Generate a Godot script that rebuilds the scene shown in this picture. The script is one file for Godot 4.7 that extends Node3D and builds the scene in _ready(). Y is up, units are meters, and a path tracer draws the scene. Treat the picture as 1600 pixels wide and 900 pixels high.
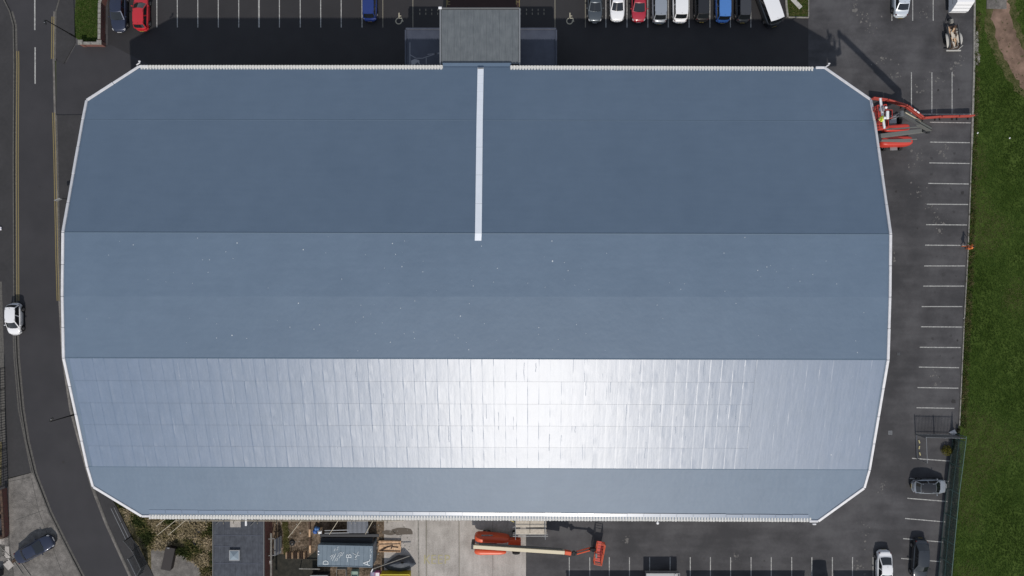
extends Node3D
# An aerial view of a sports hall with a big blue-grey roof, its car parks, service yard and the streets around it.

const MPP = 0.075      # metres on the ground for one pixel of the survey plan
const ALT = 82.0       # height of the drone
var used = {}
var M = {}
var rng = RandomNumberGenerator.new()

# ------------------------------------------------------------------ survey plan to metres
func W(px: float, py: float, h: float = 0.0) -> Vector3:
	var k = MPP * (ALT - h) / ALT
	return Vector3((px - 800.0) * k, h, (py - 450.0) * k)

# ------------------------------------------------------------------ geometry collector
class Geo:
	var v = PackedVector3Array()
	var n = PackedVector3Array()
	var uv = PackedVector2Array()
	var c = PackedColorArray()
	var coloured = false
	var col = Color.WHITE
	func tri(a: Vector3, b: Vector3, d: Vector3):
		var nn = (b - a).cross(d - a)
		if nn.length_squared() < 1e-14:
			return
		nn = nn.normalized()
		for p in [a, d, b]:
			v.append(p); n.append(nn); uv.append(Vector2(p.x, p.z)); c.append(col)
	func trin(a, b, d, na, nb, nd):
		for q in [[a, na], [d, nd], [b, nb]]:
			v.append(q[0]); n.append(q[1]); uv.append(Vector2(q[0].x, q[0].z)); c.append(col)
	func quad(a, b, d, e):
		tri(a, b, d); tri(a, d, e)
	func box(ctr: Vector3, size: Vector3, bev: float = 0.0, bs: Basis = Basis.IDENTITY):
		var s = size * 0.5
		if bev <= 0.0:
			var p = []
			for i in 8:
				p.append(ctr + bs * Vector3(s.x if i & 1 else -s.x, s.y if i & 2 else -s.y, s.z if i & 4 else -s.z))
			quad(p[1], p[3], p[7], p[5]); quad(p[0], p[4], p[6], p[2])
			quad(p[2], p[6], p[7], p[3]); quad(p[0], p[1], p[5], p[4])
			quad(p[4], p[5], p[7], p[6]); quad(p[0], p[2], p[3], p[1])
			return
		bev = min(bev, min(s.x, min(s.y, s.z)) * 0.9)
		var f = func(sx, sy, sz, ax):   # corner point lying on the face of axis ax
			var q = Vector3(sx * (s.x - (0.0 if ax == 0 else bev)), sy * (s.y - (0.0 if ax == 1 else bev)), sz * (s.z - (0.0 if ax == 2 else bev)))
			return ctr + bs * q
		for ax in 3:
			for sg in [-1, 1]:
				var q = []
				for k in [[-1, -1], [1, -1], [1, 1], [-1, 1]]:
					var a3 = [0, 0, 0]
					a3[ax] = sg; a3[(ax + 1) % 3] = k[0]; a3[(ax + 2) % 3] = k[1]
					q.append(f.call(a3[0], a3[1], a3[2], ax))
				if sg > 0: quad(q[0], q[1], q[2], q[3])
				else: quad(q[3], q[2], q[1], q[0])
		for ax in 3:
			var a1 = (ax + 1) % 3
			var a2 = (ax + 2) % 3
			for s1 in [-1, 1]:
				for s2 in [-1, 1]:
					var q = []
					for e in [[-1, a1], [1, a1], [1, a2], [-1, a2]]:
						var a3 = [0, 0, 0]
						a3[ax] = e[0]; a3[a1] = s1; a3[a2] = s2
						q.append(f.call(a3[0], a3[1], a3[2], e[1]))
					if s1 * s2 > 0: quad(q[0], q[1], q[2], q[3])
					else: quad(q[3], q[2], q[1], q[0])
		for sx in [-1, 1]:
			for sy in [-1, 1]:
				for sz in [-1, 1]:
					var a = f.call(sx, sy, sz, 0)
					var b = f.call(sx, sy, sz, 1)
					var d = f.call(sx, sy, sz, 2)
					if sx * sy * sz > 0: tri(a, b, d)
					else: tri(a, d, b)
	func beam(p0: Vector3, p1: Vector3, w: float, h: float, bev: float = 0.0):
		var d = p1 - p0
		var z = d.normalized()
		var up = Vector3.UP if abs(z.y) < 0.97 else Vector3.RIGHT
		var x = up.cross(z).normalized()
		box((p0 + p1) * 0.5, Vector3(w, h, d.length()), bev, Basis(x, z.cross(x), z))
	func cyl(p0: Vector3, p1: Vector3, r0: float, r1: float = -1.0, k: int = 8, caps: bool = true):
		if r1 < 0.0: r1 = r0
		var z = (p1 - p0).normalized()
		var up = Vector3.UP if abs(z.y) < 0.97 else Vector3.RIGHT
		var x = up.cross(z).normalized()
		var y = z.cross(x)
		for i in k:
			var a = TAU * i / k
			var b = TAU * (i + 1) / k
			var da = x * cos(a) + y * sin(a)
			var db = x * cos(b) + y * sin(b)
			trin(p0 + da * r0, p0 + db * r0, p1 + db * r1, da, db, db)
			trin(p0 + da * r0, p1 + db * r1, p1 + da * r1, da, db, da)
			if caps:
				if r1 > 0.0: tri(p1, p1 + da * r1, p1 + db * r1)
				if r0 > 0.0: tri(p0, p0 + db * r0, p0 + da * r0)
	func tube(path: Array, r: float, k: int = 6):
		for i in path.size() - 1:
			cyl(path[i], path[i + 1], r, r, k)
	func prism(poly: PackedVector2Array, y0: float, y1: float, bottom: bool = false):
		var p = poly
		if Geometry2D.is_polygon_clockwise(p):
			p = p.duplicate(); p.reverse()
		var t = Geometry2D.triangulate_polygon(p)
		for i in range(0, t.size(), 3):
			var a = Vector3(p[t[i]].x, y1, p[t[i]].y)
			var b = Vector3(p[t[i + 1]].x, y1, p[t[i + 1]].y)
			var d = Vector3(p[t[i + 2]].x, y1, p[t[i + 2]].y)
			if (b - a).cross(d - a).y < 0.0:
				var e = b; b = d; d = e
			tri(a, b, d)
			if bottom:
				var o = Vector3(0, y0 - y1, 0)
				tri(a + o, d + o, b + o)
		if y1 - y0 > 1e-5:
			for i in p.size():
				var a = p[i]
				var b = p[(i + 1) % p.size()]
				var q = [Vector3(a.x, y0, a.y), Vector3(b.x, y0, b.y), Vector3(b.x, y1, b.y), Vector3(a.x, y1, a.y)]
				var nn = (q[1] - q[0]).cross(q[2] - q[0])
				var side = Vector3(b.y - a.y, 0, a.x - b.x)
				if Geometry2D.is_polygon_clockwise(p): side = -side
				if nn.dot(side) > 0.0: quad(q[0], q[1], q[2], q[3])
				else: quad(q[3], q[2], q[1], q[0])
	func grid(rows: Array, flip: bool = false):   # rows of points, smooth normals
		var R = rows.size()
		var C = rows[0].size()
		var N = []
		for i in R:
			var l = []
			for j in C:
				var du = rows[i][min(j + 1, C - 1)] - rows[i][max(j - 1, 0)]
				var dv = rows[min(i + 1, R - 1)][j] - rows[max(i - 1, 0)][j]
				var nn = du.cross(dv)
				nn = nn.normalized() if nn.length_squared() > 1e-14 else Vector3.UP
				l.append(-nn if flip else nn)
			N.append(l)
		for i in R - 1:
			for j in C - 1:
				var a = rows[i][j]; var b = rows[i][j + 1]; var d = rows[i + 1][j + 1]; var e = rows[i + 1][j]
				if flip:
					trin(a, d, b, N[i][j], N[i + 1][j + 1], N[i][j + 1]); trin(a, e, d, N[i][j], N[i + 1][j], N[i + 1][j + 1])
				else:
					trin(a, b, d, N[i][j], N[i][j + 1], N[i + 1][j + 1]); trin(a, d, e, N[i][j], N[i + 1][j + 1], N[i + 1][j])
	func dome(ctr: Vector3, r: Vector3, k: int = 10, low: float = -1.0):
		var rows = []
		for i in 7:
			var t = lerp(asin(low), PI / 2, i / 6.0)
			var l = []
			for j in k + 1:
				var a = TAU * j / k
				l.append(ctr + Vector3(r.x * cos(t) * sin(a), r.y * sin(t), r.z * cos(t) * cos(a)))
			rows.append(l)
		grid(rows)
	func torus(ctr: Vector3, axis: Vector3, R: float, r: float, k: int = 16, q: int = 8):
		var z = axis.normalized()
		var up = Vector3.UP if abs(z.y) < 0.9 else Vector3.RIGHT
		var x = up.cross(z).normalized()
		var y = z.cross(x)
		var rows = []
		for i in k + 1:
			var a = TAU * i / k
			var d = x * cos(a) + y * sin(a)
			var l = []
			for j in q + 1:
				var b = TAU * j / q
				l.append(ctr + d * (R + r * cos(b)) + z * r * sin(b))
			rows.append(l)
		grid(rows)
	func mesh() -> ArrayMesh:
		var arr = []
		arr.resize(Mesh.ARRAY_MAX)
		arr[Mesh.ARRAY_VERTEX] = v
		arr[Mesh.ARRAY_NORMAL] = n
		arr[Mesh.ARRAY_TEX_UV] = uv
		if coloured: arr[Mesh.ARRAY_COLOR] = c
		var m = ArrayMesh.new()
		m.add_surface_from_arrays(Mesh.PRIMITIVE_TRIANGLES, arr)
		return m

# ------------------------------------------------------------------ naming
func numbered(called: String) -> String:
	var k = used.get(called, 0)
	used[called] = k + 1
	return called if k == 0 else "%s_%03d" % [called, k]

func tag(o, label, category, group = ""):
	o.set_meta("label", label); o.set_meta("category", category)
	if group != "": o.set_meta("group", group)
	return o

func thing(called, label, category, at = Vector3.ZERO, turn = 0.0, group = ""):
	var o = Node3D.new()
	o.name = numbered(called)
	add_child(o)
	o.position = at; o.rotation.y = turn
	return tag(o, label, category, group)

func part(called, g, m, parent, kind = ""):
	var o = MeshInstance3D.new()
	o.mesh = g.mesh() if g is Geo else g
	o.material_override = m
	if parent == self:
		o.name = numbered(called); parent.add_child(o)
	else:
		o.name = called; parent.add_child(o, true)
	if kind != "": o.set_meta("kind", kind)
	return o

func struct(called, g, m):
	return part(called, g, m, self, "structure")

func single(called, g, m, label, category, group = ""):
	return tag(part(called, g, m, self), label, category, group)

func poly(pts: Array) -> PackedVector2Array:   # plan pixels on the ground -> metres
	var r = PackedVector2Array()
	for p in pts:
		var q = W(p[0], p[1])
		r.append(Vector2(q.x, q.z))
	return r

func polyh(pts: Array, h: float) -> PackedVector2Array:
	var r = PackedVector2Array()
	for p in pts:
		var q = W(p[0], p[1], h)
		r.append(Vector2(q.x, q.z))
	return r

func sheet(called, pts, y, m, y0 = NAN):
	var g = Geo.new()
	g.prism(poly(pts), y if is_nan(y0) else y0, y)
	return struct(called, g, m)

# ------------------------------------------------------------------ materials
func lin(r, g, b) -> Color:
	return Color(r, g, b).linear_to_srgb()

func plain(r, g, b, rough = 0.7, metal = 0.0, spec = 0.5) -> StandardMaterial3D:
	var m = StandardMaterial3D.new()
	m.albedo_color = lin(r, g, b); m.roughness = rough; m.metallic = metal; m.metallic_specular = spec
	return m

func paint(r, g, b, metal = 0.0) -> StandardMaterial3D:
	var m = plain(r, g, b, 0.38, metal)
	m.clearcoat_enabled = true; m.clearcoat = 0.6; m.clearcoat_roughness = 0.12
	return m

func noise_field(sd, size, layers) -> PackedFloat32Array:
	var out = PackedFloat32Array()
	out.resize(size * size)
	out.fill(0.5)
	for l in layers:      # [waves across the tile, amplitude, kind, stretch x, stretch y]
		var fn = FastNoiseLite.new()
		fn.seed = sd; sd += 17
		fn.noise_type = FastNoiseLite.TYPE_CELLULAR if l.size() > 2 and l[2] == "cell" else FastNoiseLite.TYPE_SIMPLEX_SMOOTH
		fn.frequency = l[0] / float(size)
		fn.fractal_octaves = 3
		fn.fractal_type = FastNoiseLite.FRACTAL_FBM
		var w = size; var h = size
		if l.size() > 3:
			w = int(size / l[3]); h = int(size / l[4])
		var im = fn.get_seamless_image(w, h)
		if w != size or h != size: im.resize(size, size, Image.INTERPOLATE_CUBIC)
		im.convert(Image.FORMAT_L8)
		var d = im.get_data()
		var a = l[1] * 2.0 / 255.0
		for i in size * size:
			out[i] += (d[i] - 127.5) * a
	return out

func tex(sd, size, c0: Color, c1: Color, layers, specks = 0, speck_col = Color.WHITE) -> ImageTexture:   # c0, c1 linear
	var f = noise_field(sd, size, layers)
	var a = c0.linear_to_srgb(); var b = c1.linear_to_srgb()
	var by = PackedByteArray()
	by.resize(size * size * 3)
	var r = RandomNumberGenerator.new(); r.seed = sd
	for i in size * size:
		var t = clampf(f[i], 0.0, 1.0)
		by[i * 3] = int(255.0 * lerpf(a.r, b.r, t)); by[i * 3 + 1] = int(255.0 * lerpf(a.g, b.g, t)); by[i * 3 + 2] = int(255.0 * lerpf(a.b, b.b, t))
	var sc = speck_col.linear_to_srgb()
	for k in specks:
		var i = r.randi_range(0, size * size - 1)
		by[i * 3] = int(sc.r * 255); by[i * 3 + 1] = int(sc.g * 255); by[i * 3 + 2] = int(sc.b * 255)
	return ImageTexture.create_from_image(Image.create_from_data(size, size, false, Image.FORMAT_RGB8, by))

func bump(sd, size, layers, strength) -> ImageTexture:
	var f = noise_field(sd, size, layers)
	var by = PackedByteArray()
	by.resize(size * size)
	for i in size * size: by[i] = int(clampf(f[i], 0, 1) * 255)
	var im = Image.create_from_data(size, size, false, Image.FORMAT_L8, by)
	im.convert(Image.FORMAT_RGBA8)
	im.bump_map_to_normal_map(strength)
	return ImageTexture.create_from_image(im)

func surf(t: Texture2D, metres: float, rough: float, nm = null, nscale = 1.0, spec = 0.5) -> StandardMaterial3D:
	var m = StandardMaterial3D.new()
	m.albedo_texture = t
	m.uv1_triplanar = true; m.uv1_world_triplanar = true
	m.uv1_scale = Vector3.ONE / metres
	m.roughness = rough; m.metallic_specular = spec
	if nm != null:
		m.normal_enabled = true; m.normal_texture = nm; m.normal_scale = nscale
	return m

func brick_tex() -> ImageTexture:      # one tile = 1.8 m; bricks 225 x 75 mm, far too small to tell apart from the air
	var s = 384
	var im = Image.create(s, s, false, Image.FORMAT_RGB8)
	var r = RandomNumberGenerator.new(); r.seed = 5
	im.fill(lin(0.16, 0.13, 0.11))
	for row in 24:
		for k in range(-1, 9):
			var x = k * 48 + (24 if row % 2 else 0)
			var c = lin(0.16 * r.randf_range(0.7, 1.25), 0.055 * r.randf_range(0.7, 1.25), 0.042)
			im.fill_rect(Rect2i(x + 2, row * 16 + 2, 44, 12), c)
	return ImageTexture.create_from_image(im)

func make_materials():
	var gritn = bump(90, 512, [[90, 0.35], [200, 0.25]], 3.0)
	M.tarmac = surf(tex(1, 1024, Color(0.034, 0.0335, 0.037), Color(0.076, 0.075, 0.08), [[3, 0.5], [12, 0.3], [24, 0.26, "", 6.0, 1.0], [60, 0.14], [330, 0.34]], 300, Color(0.14, 0.13, 0.12)), 31.0, 0.85)
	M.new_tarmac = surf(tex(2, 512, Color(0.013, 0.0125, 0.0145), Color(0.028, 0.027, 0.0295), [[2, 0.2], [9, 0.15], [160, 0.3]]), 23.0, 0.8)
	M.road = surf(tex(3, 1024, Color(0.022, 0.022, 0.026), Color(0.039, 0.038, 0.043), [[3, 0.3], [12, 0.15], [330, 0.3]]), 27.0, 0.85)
	M.path = surf(tex(4, 512, Color(0.021, 0.021, 0.023), Color(0.042, 0.041, 0.044), [[4, 0.25], [30, 0.2], [160, 0.3]]), 17.0, 0.9)
	M.concrete = surf(tex(6, 1024, Color(0.08, 0.075, 0.07), Color(0.23, 0.215, 0.2), [[4, 0.3], [16, 0.3], [60, 0.2], [330, 0.25]]), 13.0, 0.9, gritn, 0.6)
	M.apron = surf(tex(7, 1024, Color(0.25, 0.232, 0.213), Color(0.5, 0.47, 0.44), [[4, 0.3], [20, 0.15, "", 1.0, 6.0], [50, 0.2], [330, 0.25]]), 11.0, 0.9, gritn, 0.6)
	M.dirt = surf(tex(8, 1024, Color(0.05, 0.038, 0.026), Color(0.26, 0.2, 0.15), [[6, 0.35], [24, 0.4], [90, 0.3]]), 9.0, 1.0, gritn, 1.2, 0.15)
	M.rough = surf(tex(9, 1024, Color(0.025, 0.026, 0.012), Color(0.2, 0.165, 0.1), [[8, 0.45], [30, 0.4], [110, 0.35]]), 9.0, 1.0, gritn, 1.5, 0.15)
	M.grass = surf(tex(10, 1024, Color(0.022, 0.04, 0.007), Color(0.066, 0.1, 0.024), [[2, 0.25], [7, 0.3], [44, 0.25], [300, 0.4]], 250, Color(0.12, 0.13, 0.05)), 12.0, 1.0, gritn, 1.0, 0.1)
	M.earth_path = surf(tex(11, 512, Color(0.1, 0.065, 0.045), Color(0.26, 0.17, 0.13), [[3, 0.45], [12, 0.25], [120, 0.15]]), 10.0, 0.95, gritn, 0.4)
	M.worn_verge = surf(tex(38, 512, Color(0.035, 0.045, 0.014), Color(0.13, 0.115, 0.06), [[6, 0.4], [30, 0.35], [120, 0.2]]), 7.0, 1.0, gritn, 1.0, 0.1)
	M.ground = surf(tex(12, 512, Color(0.02, 0.03, 0.01), Color(0.06, 0.07, 0.03), [[4, 0.3], [30, 0.3]]), 40.0, 0.95)
	M.red_tarmac = surf(tex(13, 512, Color(0.022, 0.011, 0.01), Color(0.04, 0.018, 0.016), [[5, 0.3], [160, 0.3]]), 9.0, 0.85)
	M.brick = surf(brick_tex(), 1.8, 0.9)
	M.kerb = surf(tex(14, 512, Color(0.05, 0.048, 0.045), Color(0.13, 0.125, 0.115), [[20, 0.4], [120, 0.3]]), 6.0, 0.9)
	M.coping = surf(tex(15, 512, Color(0.13, 0.125, 0.115), Color(0.33, 0.32, 0.29), [[14, 0.4], [90, 0.3]]), 5.0, 0.9)
	# the roof covering: blue-grey, matt where it has been coated, shiny where the new membrane still lies bare
	M.roof = surf(tex(16, 1024, Color(0.088, 0.133, 0.194), Color(0.112, 0.163, 0.231), [[3, 0.22], [12, 0.2], [40, 0.15, "", 8.0, 1.0], [300, 0.2]]), 29.0, 0.54, bump(91, 512, [[40, 0.3], [12, 0.25]], 1.0), 0.25, 0.55)
	M.roof_seam_shade = plain(0.085, 0.13, 0.185, 0.6)  # a little darker than the slopes: lap shadow put into the colour
	var wr = bump(92, 512, [[10, 0.3, "", 1.0, 6.0], [26, 0.16, "", 1.0, 4.0], [14, 0.12], [60, 0.05]], 3.0)
	M.membrane = surf(tex(17, 512, Color(0.07, 0.118, 0.195), Color(0.098, 0.15, 0.24), [[6, 0.35], [30, 0.2]]), 12.0, 0.42, null, 1.0, 1.0)
	M.membrane.normal_enabled = true; M.membrane.normal_texture = wr; M.membrane.normal_scale = 0.16
	M.membrane.clearcoat_enabled = true; M.membrane.clearcoat = 0.6; M.membrane.clearcoat_roughness = 0.5
	M.membrane_dull = M.membrane.duplicate(); M.membrane_dull.roughness = 0.45; M.membrane_dull.metallic_specular = 0.9
	M.trim = surf(tex(39, 512, Color(0.5, 0.5, 0.52), Color(0.72, 0.72, 0.74), [[9, 0.35], [60, 0.3]]), 7.0, 0.45)
	M.ribbed = surf(tex(18, 512, Color(0.5, 0.5, 0.48), Color(0.74, 0.73, 0.7), [[40, 0.5], [160, 0.25]]), 8.0, 0.55)
	M.gloss_strip = plain(0.12, 0.17, 0.25, 0.34, 0.0, 1.0)
	M.white_strip = surf(tex(19, 512, Color(0.74, 0.79, 0.86), Color(0.85, 0.89, 0.94), [[4, 0.3], [50, 0.2]]), 6.0, 0.5)
	M.wall = surf(tex(20, 512, Color(0.2, 0.19, 0.18), Color(0.32, 0.31, 0.29), [[10, 0.3], [60, 0.3]]), 7.0, 0.8)
	M.porch_roof = surf(tex(21, 512, Color(0.085, 0.098, 0.108), Color(0.135, 0.15, 0.16), [[5, 0.3], [30, 0.3, "", 1.0, 8.0], [90, 0.2]]), 6.0, 0.6)
	M.canopy = surf(tex(22, 512, Color(0.035, 0.042, 0.065), Color(0.062, 0.072, 0.1), [[5, 0.3], [40, 0.2]]), 7.0, 0.5)
	M.felt = surf(tex(23, 512, Color(0.028, 0.033, 0.045), Color(0.07, 0.08, 0.1), [[7, 0.35], [30, 0.25, "", 1.0, 6.0], [120, 0.25]]), 6.0, 0.8)
	M.white_line = surf(tex(24, 512, Color(0.13, 0.13, 0.13), Color(0.62, 0.62, 0.6), [[14, 0.3], [60, 0.35], [160, 0.35]]), 4.0, 0.7)
	M.white_line.albedo_color = Color(1, 1, 1)
	M.yellow_line = surf(tex(25, 512, Color(0.11, 0.085, 0.035), Color(0.32, 0.26, 0.11), [[50, 0.45], [160, 0.35]]), 4.0, 0.75)
	M.dull_line = surf(tex(26, 512, Color(0.09, 0.085, 0.07), Color(0.3, 0.28, 0.22), [[60, 0.35], [160, 0.35]]), 4.0, 0.7)
	M.stain = plain(0.13, 0.125, 0.12, 0.95)
	M.dark_stain = plain(0.022, 0.021, 0.022, 0.8)
	M.black = plain(0.008, 0.008, 0.009, 0.5)
	M.rubber = plain(0.012, 0.012, 0.013, 0.8)
	M.glass = plain(0.008, 0.010, 0.012, 0.04, 0.0, 0.9)
	M.alloy = plain(0.3, 0.3, 0.31, 0.35, 0.7)
	M.lamp_clear = plain(0.32, 0.33, 0.35, 0.2)
	M.lamp_red = plain(0.11, 0.006, 0.006, 0.2)
	M.galv = plain(0.3, 0.31, 0.32, 0.45, 0.5)
	M.steel = plain(0.13, 0.135, 0.14, 0.5, 0.3)
	M.dark_steel = plain(0.03, 0.032, 0.036, 0.5, 0.2)
	M.orange = plain(0.62, 0.09, 0.03, 0.42)
	M.lift_red = plain(0.5, 0.045, 0.03, 0.42)
	M.cream = plain(0.62, 0.55, 0.4, 0.5)
	M.boom_grey = plain(0.14, 0.145, 0.14, 0.5)
	M.barrier = plain(0.36, 0.05, 0.035, 0.55)
	M.white = plain(0.75, 0.76, 0.78, 0.4)
	M.wood = surf(tex(27, 512, Color(0.34, 0.21, 0.12), Color(0.76, 0.54, 0.35), [[5, 0.3], [30, 0.4, "", 1.0, 8.0], [60, 0.2]]), 2.5, 0.8)
	M.pale_wood = surf(tex(28, 512, Color(0.38, 0.34, 0.28), Color(0.62, 0.56, 0.48), [[6, 0.3], [40, 0.3, "", 8.0, 1.0]]), 2.5, 0.8)
	M.brown_wood = surf(tex(29, 512, Color(0.03, 0.018, 0.012), Color(0.12, 0.07, 0.045), [[6, 0.4], [40, 0.35]]), 2.5, 0.85)
	M.leaf = plain(0.03, 0.05, 0.012, 0.9, 0.0, 0.15); M.leaf.vertex_color_use_as_albedo = true; M.leaf.albedo_color = Color.WHITE
	M.leaf.backlight_enabled = true; M.leaf.backlight = Color(0.08, 0.09, 0.04)
	M.person = plain(1, 1, 1, 0.8); M.person.albedo_color = Color.WHITE; M.person.vertex_color_use_as_albedo = true

# ------------------------------------------------------------------ camera, sky, sun
func make_light():
	var cam = Camera3D.new()
	cam.name = "camera"
	cam.position = Vector3(0, ALT, 0)
	cam.rotation_degrees = Vector3(-90, 0, 0)
	cam.keep_aspect = Camera3D.KEEP_HEIGHT
	cam.fov = rad_to_deg(2.0 * atan(450.0 * MPP / ALT))
	cam.near = 0.5; cam.far = 2000.0
	add_child(cam); cam.current = true
	var env = Environment.new()
	var sky = Sky.new()
	var sm = ProceduralSkyMaterial.new()
	sm.sky_top_color = Color(0.53, 0.57, 0.64)
	sm.sky_horizon_color = Color(0.73, 0.75, 0.77)
	sm.sky_curve = 0.25
	sm.ground_bottom_color = Color(0.18, 0.18, 0.17); sm.ground_horizon_color = Color(0.5, 0.52, 0.53)
	sm.sun_angle_max = 4.0
	sky.sky_material = sm
	env.background_mode = Environment.BG_SKY
	env.sky = sky
	env.background_energy_multiplier = 1.25
	env.ambient_light_source = Environment.AMBIENT_SOURCE_SKY
	env.tonemap_mode = Environment.TONE_MAPPER_LINEAR
	env.tonemap_exposure = 1.0
	env.sdfgi_enabled = true; env.ssao_enabled = true; env.ssil_enabled = true
	var we = WorldEnvironment.new()
	we.name = "world_environment"
	we.environment = env
	add_child(we)
	var sun = DirectionalLight3D.new()
	sun.name = "sun"
	sun.light_energy = 1.02
	sun.light_color = Color(1.0, 0.97, 0.93)
	sun.light_angular_distance = 0.8
	sun.shadow_enabled = true
	sun.directional_shadow_max_distance = 200.0
	add_child(sun)
	sun.look_at_from_position(Vector3.ZERO, Vector3(-0.032, -0.70, -0.713), Vector3.UP)

# ------------------------------------------------------------------ the hall
func lerp_px(a, b, t): return a + (b - a) * t

func make_hall():
	# lines across the roof, north to south: left end, right end, height
	var L = [[218, 104, 1288, 106, 7.8], [136, 157, 1360, 156, 9.13], [130, 187, 1366, 189, 9.9], [99, 363, 1391, 366, 14.2],
		[98, 463, 1390, 464, 14.05], [100, 559, 1387, 562, 13.5], [137, 729, 1358, 734, 9.5], [146, 760, 1350, 762, 8.755], [222, 806, 1278, 814, 7.5]]
	var A = []; var B = []
	for l in L:
		A.append(W(l[0], l[1], l[4])); B.append(W(l[2], l[3], l[4]))
	var hall = thing("sports_hall", "huge hall under a blue-grey many-sloped roof filling the middle of the picture", "sports hall")
	# walls, a little inside the roof edge
	var w = Geo.new()
	var ring = []
	for i in A.size(): ring.append(A[i])
	for i in range(B.size() - 1, -1, -1): ring.append(B[i])
	for i in ring.size():
		var a = ring[i]; var b = ring[(i + 1) % ring.size()]
		var ia = Vector3(a.x * 0.992, a.y - 0.35, a.z * 0.985); var ib = Vector3(b.x * 0.992, b.y - 0.35, b.z * 0.985)
		w.quad(Vector3(ia.x, 0, ia.z), Vector3(ib.x, 0, ib.z), ib, ia)
	part("wall", w, M.wall, hall)
	# roof slopes with a real thickness
	var slopes = [[0, 1, 2], [2, 3], [3, 4], [4, 5], [5, 6], [6, 7, 8]]
	var parts = []
	for s in slopes:
		var g = Geo.new()
		for k in s.size() - 1:
			var i = s[k]; var j = s[k + 1]
			var dn = Vector3(0, -0.3, 0)
			# split along the length so the sheet is not one giant face
			for q in 12:
				var t0 = q / 12.0; var t1 = (q + 1) / 12.0
				var a = A[i].lerp(B[i], t0); var b = A[i].lerp(B[i], t1); var c = A[j].lerp(B[j], t1); var d = A[j].lerp(B[j], t0)
				g.quad(a, d, c, b)
				g.quad(a + dn, b + dn, c + dn, d + dn)
			g.quad(A[i], A[i] + dn, A[j] + dn, A[j])
			g.quad(B[i], B[j], B[j] + dn, B[i] + dn)
		var f = s[0]; var e = s[s.size() - 1]
		var dn2 = Vector3(0, -0.3, 0)
		g.quad(A[f], B[f], B[f] + dn2, A[f] + dn2)
		g.quad(A[e], A[e] + dn2, B[e] + dn2, B[e])
		parts.append(part("roof_slope", g, M.roof, hall))
	parts[4].set_meta("label", "sunlit roof slope of bare shiny membrane sheets")
	# lap strips where the slopes meet, colour darkened to draw their thin shadow line
	for i in [2, 3, 5, 6]:
		var g = Geo.new()
		var segs = 24
		for q in segs:
			var a = A[i].lerp(B[i], 0.0015 + 0.997 * q / segs); var b = A[i].lerp(B[i], 0.0015 + 0.997 * (q + 1) / segs)
			var up = Vector3(0, 0.026, 0)
			a += up; b += up
			var zz = [0, 0, 0.045, 0.08, 0, 0.08, 0.06][i]
			var fall_n = 0.28 if i in [2, 3] else (0.0 if i == 5 else 0.34)
			var n_off = Vector3(0, -0.02 - zz * (fall_n if i < 5 else -fall_n), -zz)
			var fall_s = 0.34 if i > 4 else (0.0 if i == 3 else -0.28)
			var s_off = Vector3(0, -0.02 - zz * fall_s, zz)
			g.quad(a + n_off, a, b, b + n_off)
			g.quad(a, a + s_off, b + s_off, b)
		part("shaded_lap_strip", g, M.roof_seam_shade, hall)
	# the bare membrane: five courses of sheets, each lapped over its neighbour
	rng.seed = 11
	var cols = 60
	for r in 5:
		var rows_v = [0.004, 0.2, 0.4, 0.6, 0.8, 0.996]
		for cidx in cols:
			var x0 = 0.006 + 0.835 * cidx / cols
			var x1 = 0.006 + 0.835 * (cidx + 1) / cols
			var nrm = (A[6] - A[5]).cross(B[5] - A[5]).normalized()
			var lip = []
			for k in 4: lip.append(max(0.0, rng.randf_range(-0.03, 0.02)))
			var tw = rng.randf_range(-0.005, 0.005)
			var tv = rng.randf_range(-0.006, 0.006)
			var rows = []
			for k in 4:
				var v = lerp(rows_v[r], rows_v[r + 1] - (0.0016 if r < 4 else 0.0), k / 3.0)
				var row = []
				for q in [[0.0, 0.006], [0.05, lip[k] + 0.009], [0.13, 0.009], [0.55, 0.009 + rng.randf_range(-0.002, 0.004)], [1.0, 0.006]]:
					var u = lerp(x0, x1, q[0])
					var p = A[5].lerp(B[5], u).lerp(A[6].lerp(B[6], u), v)
					var extra = tw * (q[0] - 0.5) + tv * (k / 3.0 - 0.5)
					if k == 3: extra += 0.012
					row.append(p + nrm * (q[1] + 0.014 + extra))
				rows.append(row)
			var g = Geo.new()
			g.grid(rows, true)
			part("membrane_sheet", g, M.membrane, parts[4])
	# the coated continuation of the sheets towards the east end
	var dull = Geo.new()
	for r in 5:
		for cidx in 10:
			var x0 = 0.8412 + 0.1555 * cidx / 10.0; var x1 = 0.8412 + 0.1555 * (cidx + 1) / 10.0
			var nr = (A[6] - A[5]).cross(B[5] - A[5]).normalized()
			var rows = []
			for k in 3:
				var v = lerp(0.004 + 0.1984 * r, 0.004 + 0.1984 * (r + 1), k / 2.0)
				var row = []
				for q in [[0.0, 0.004], [0.05, max(0.004, rng.randf_range(-0.03, 0.014))], [0.13, 0.005], [1.0, 0.004]]:
					var u = lerp(x0, x1, q[0])
					row.append(A[5].lerp(B[5], u).lerp(A[6].lerp(B[6], u), v) + nr * (0.012 + q[1] + (0.006 if k == 2 else 0.0)))
				rows.append(row)
			dull.grid(rows, true)
	part("coated_sheets", dull, M.membrane_dull, parts[4], "stuff")
	# white fascia along the ends and the stepped corners
	var idx = [0, 1, 2, 3, 4, 5, 6, 7, 8]
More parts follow.
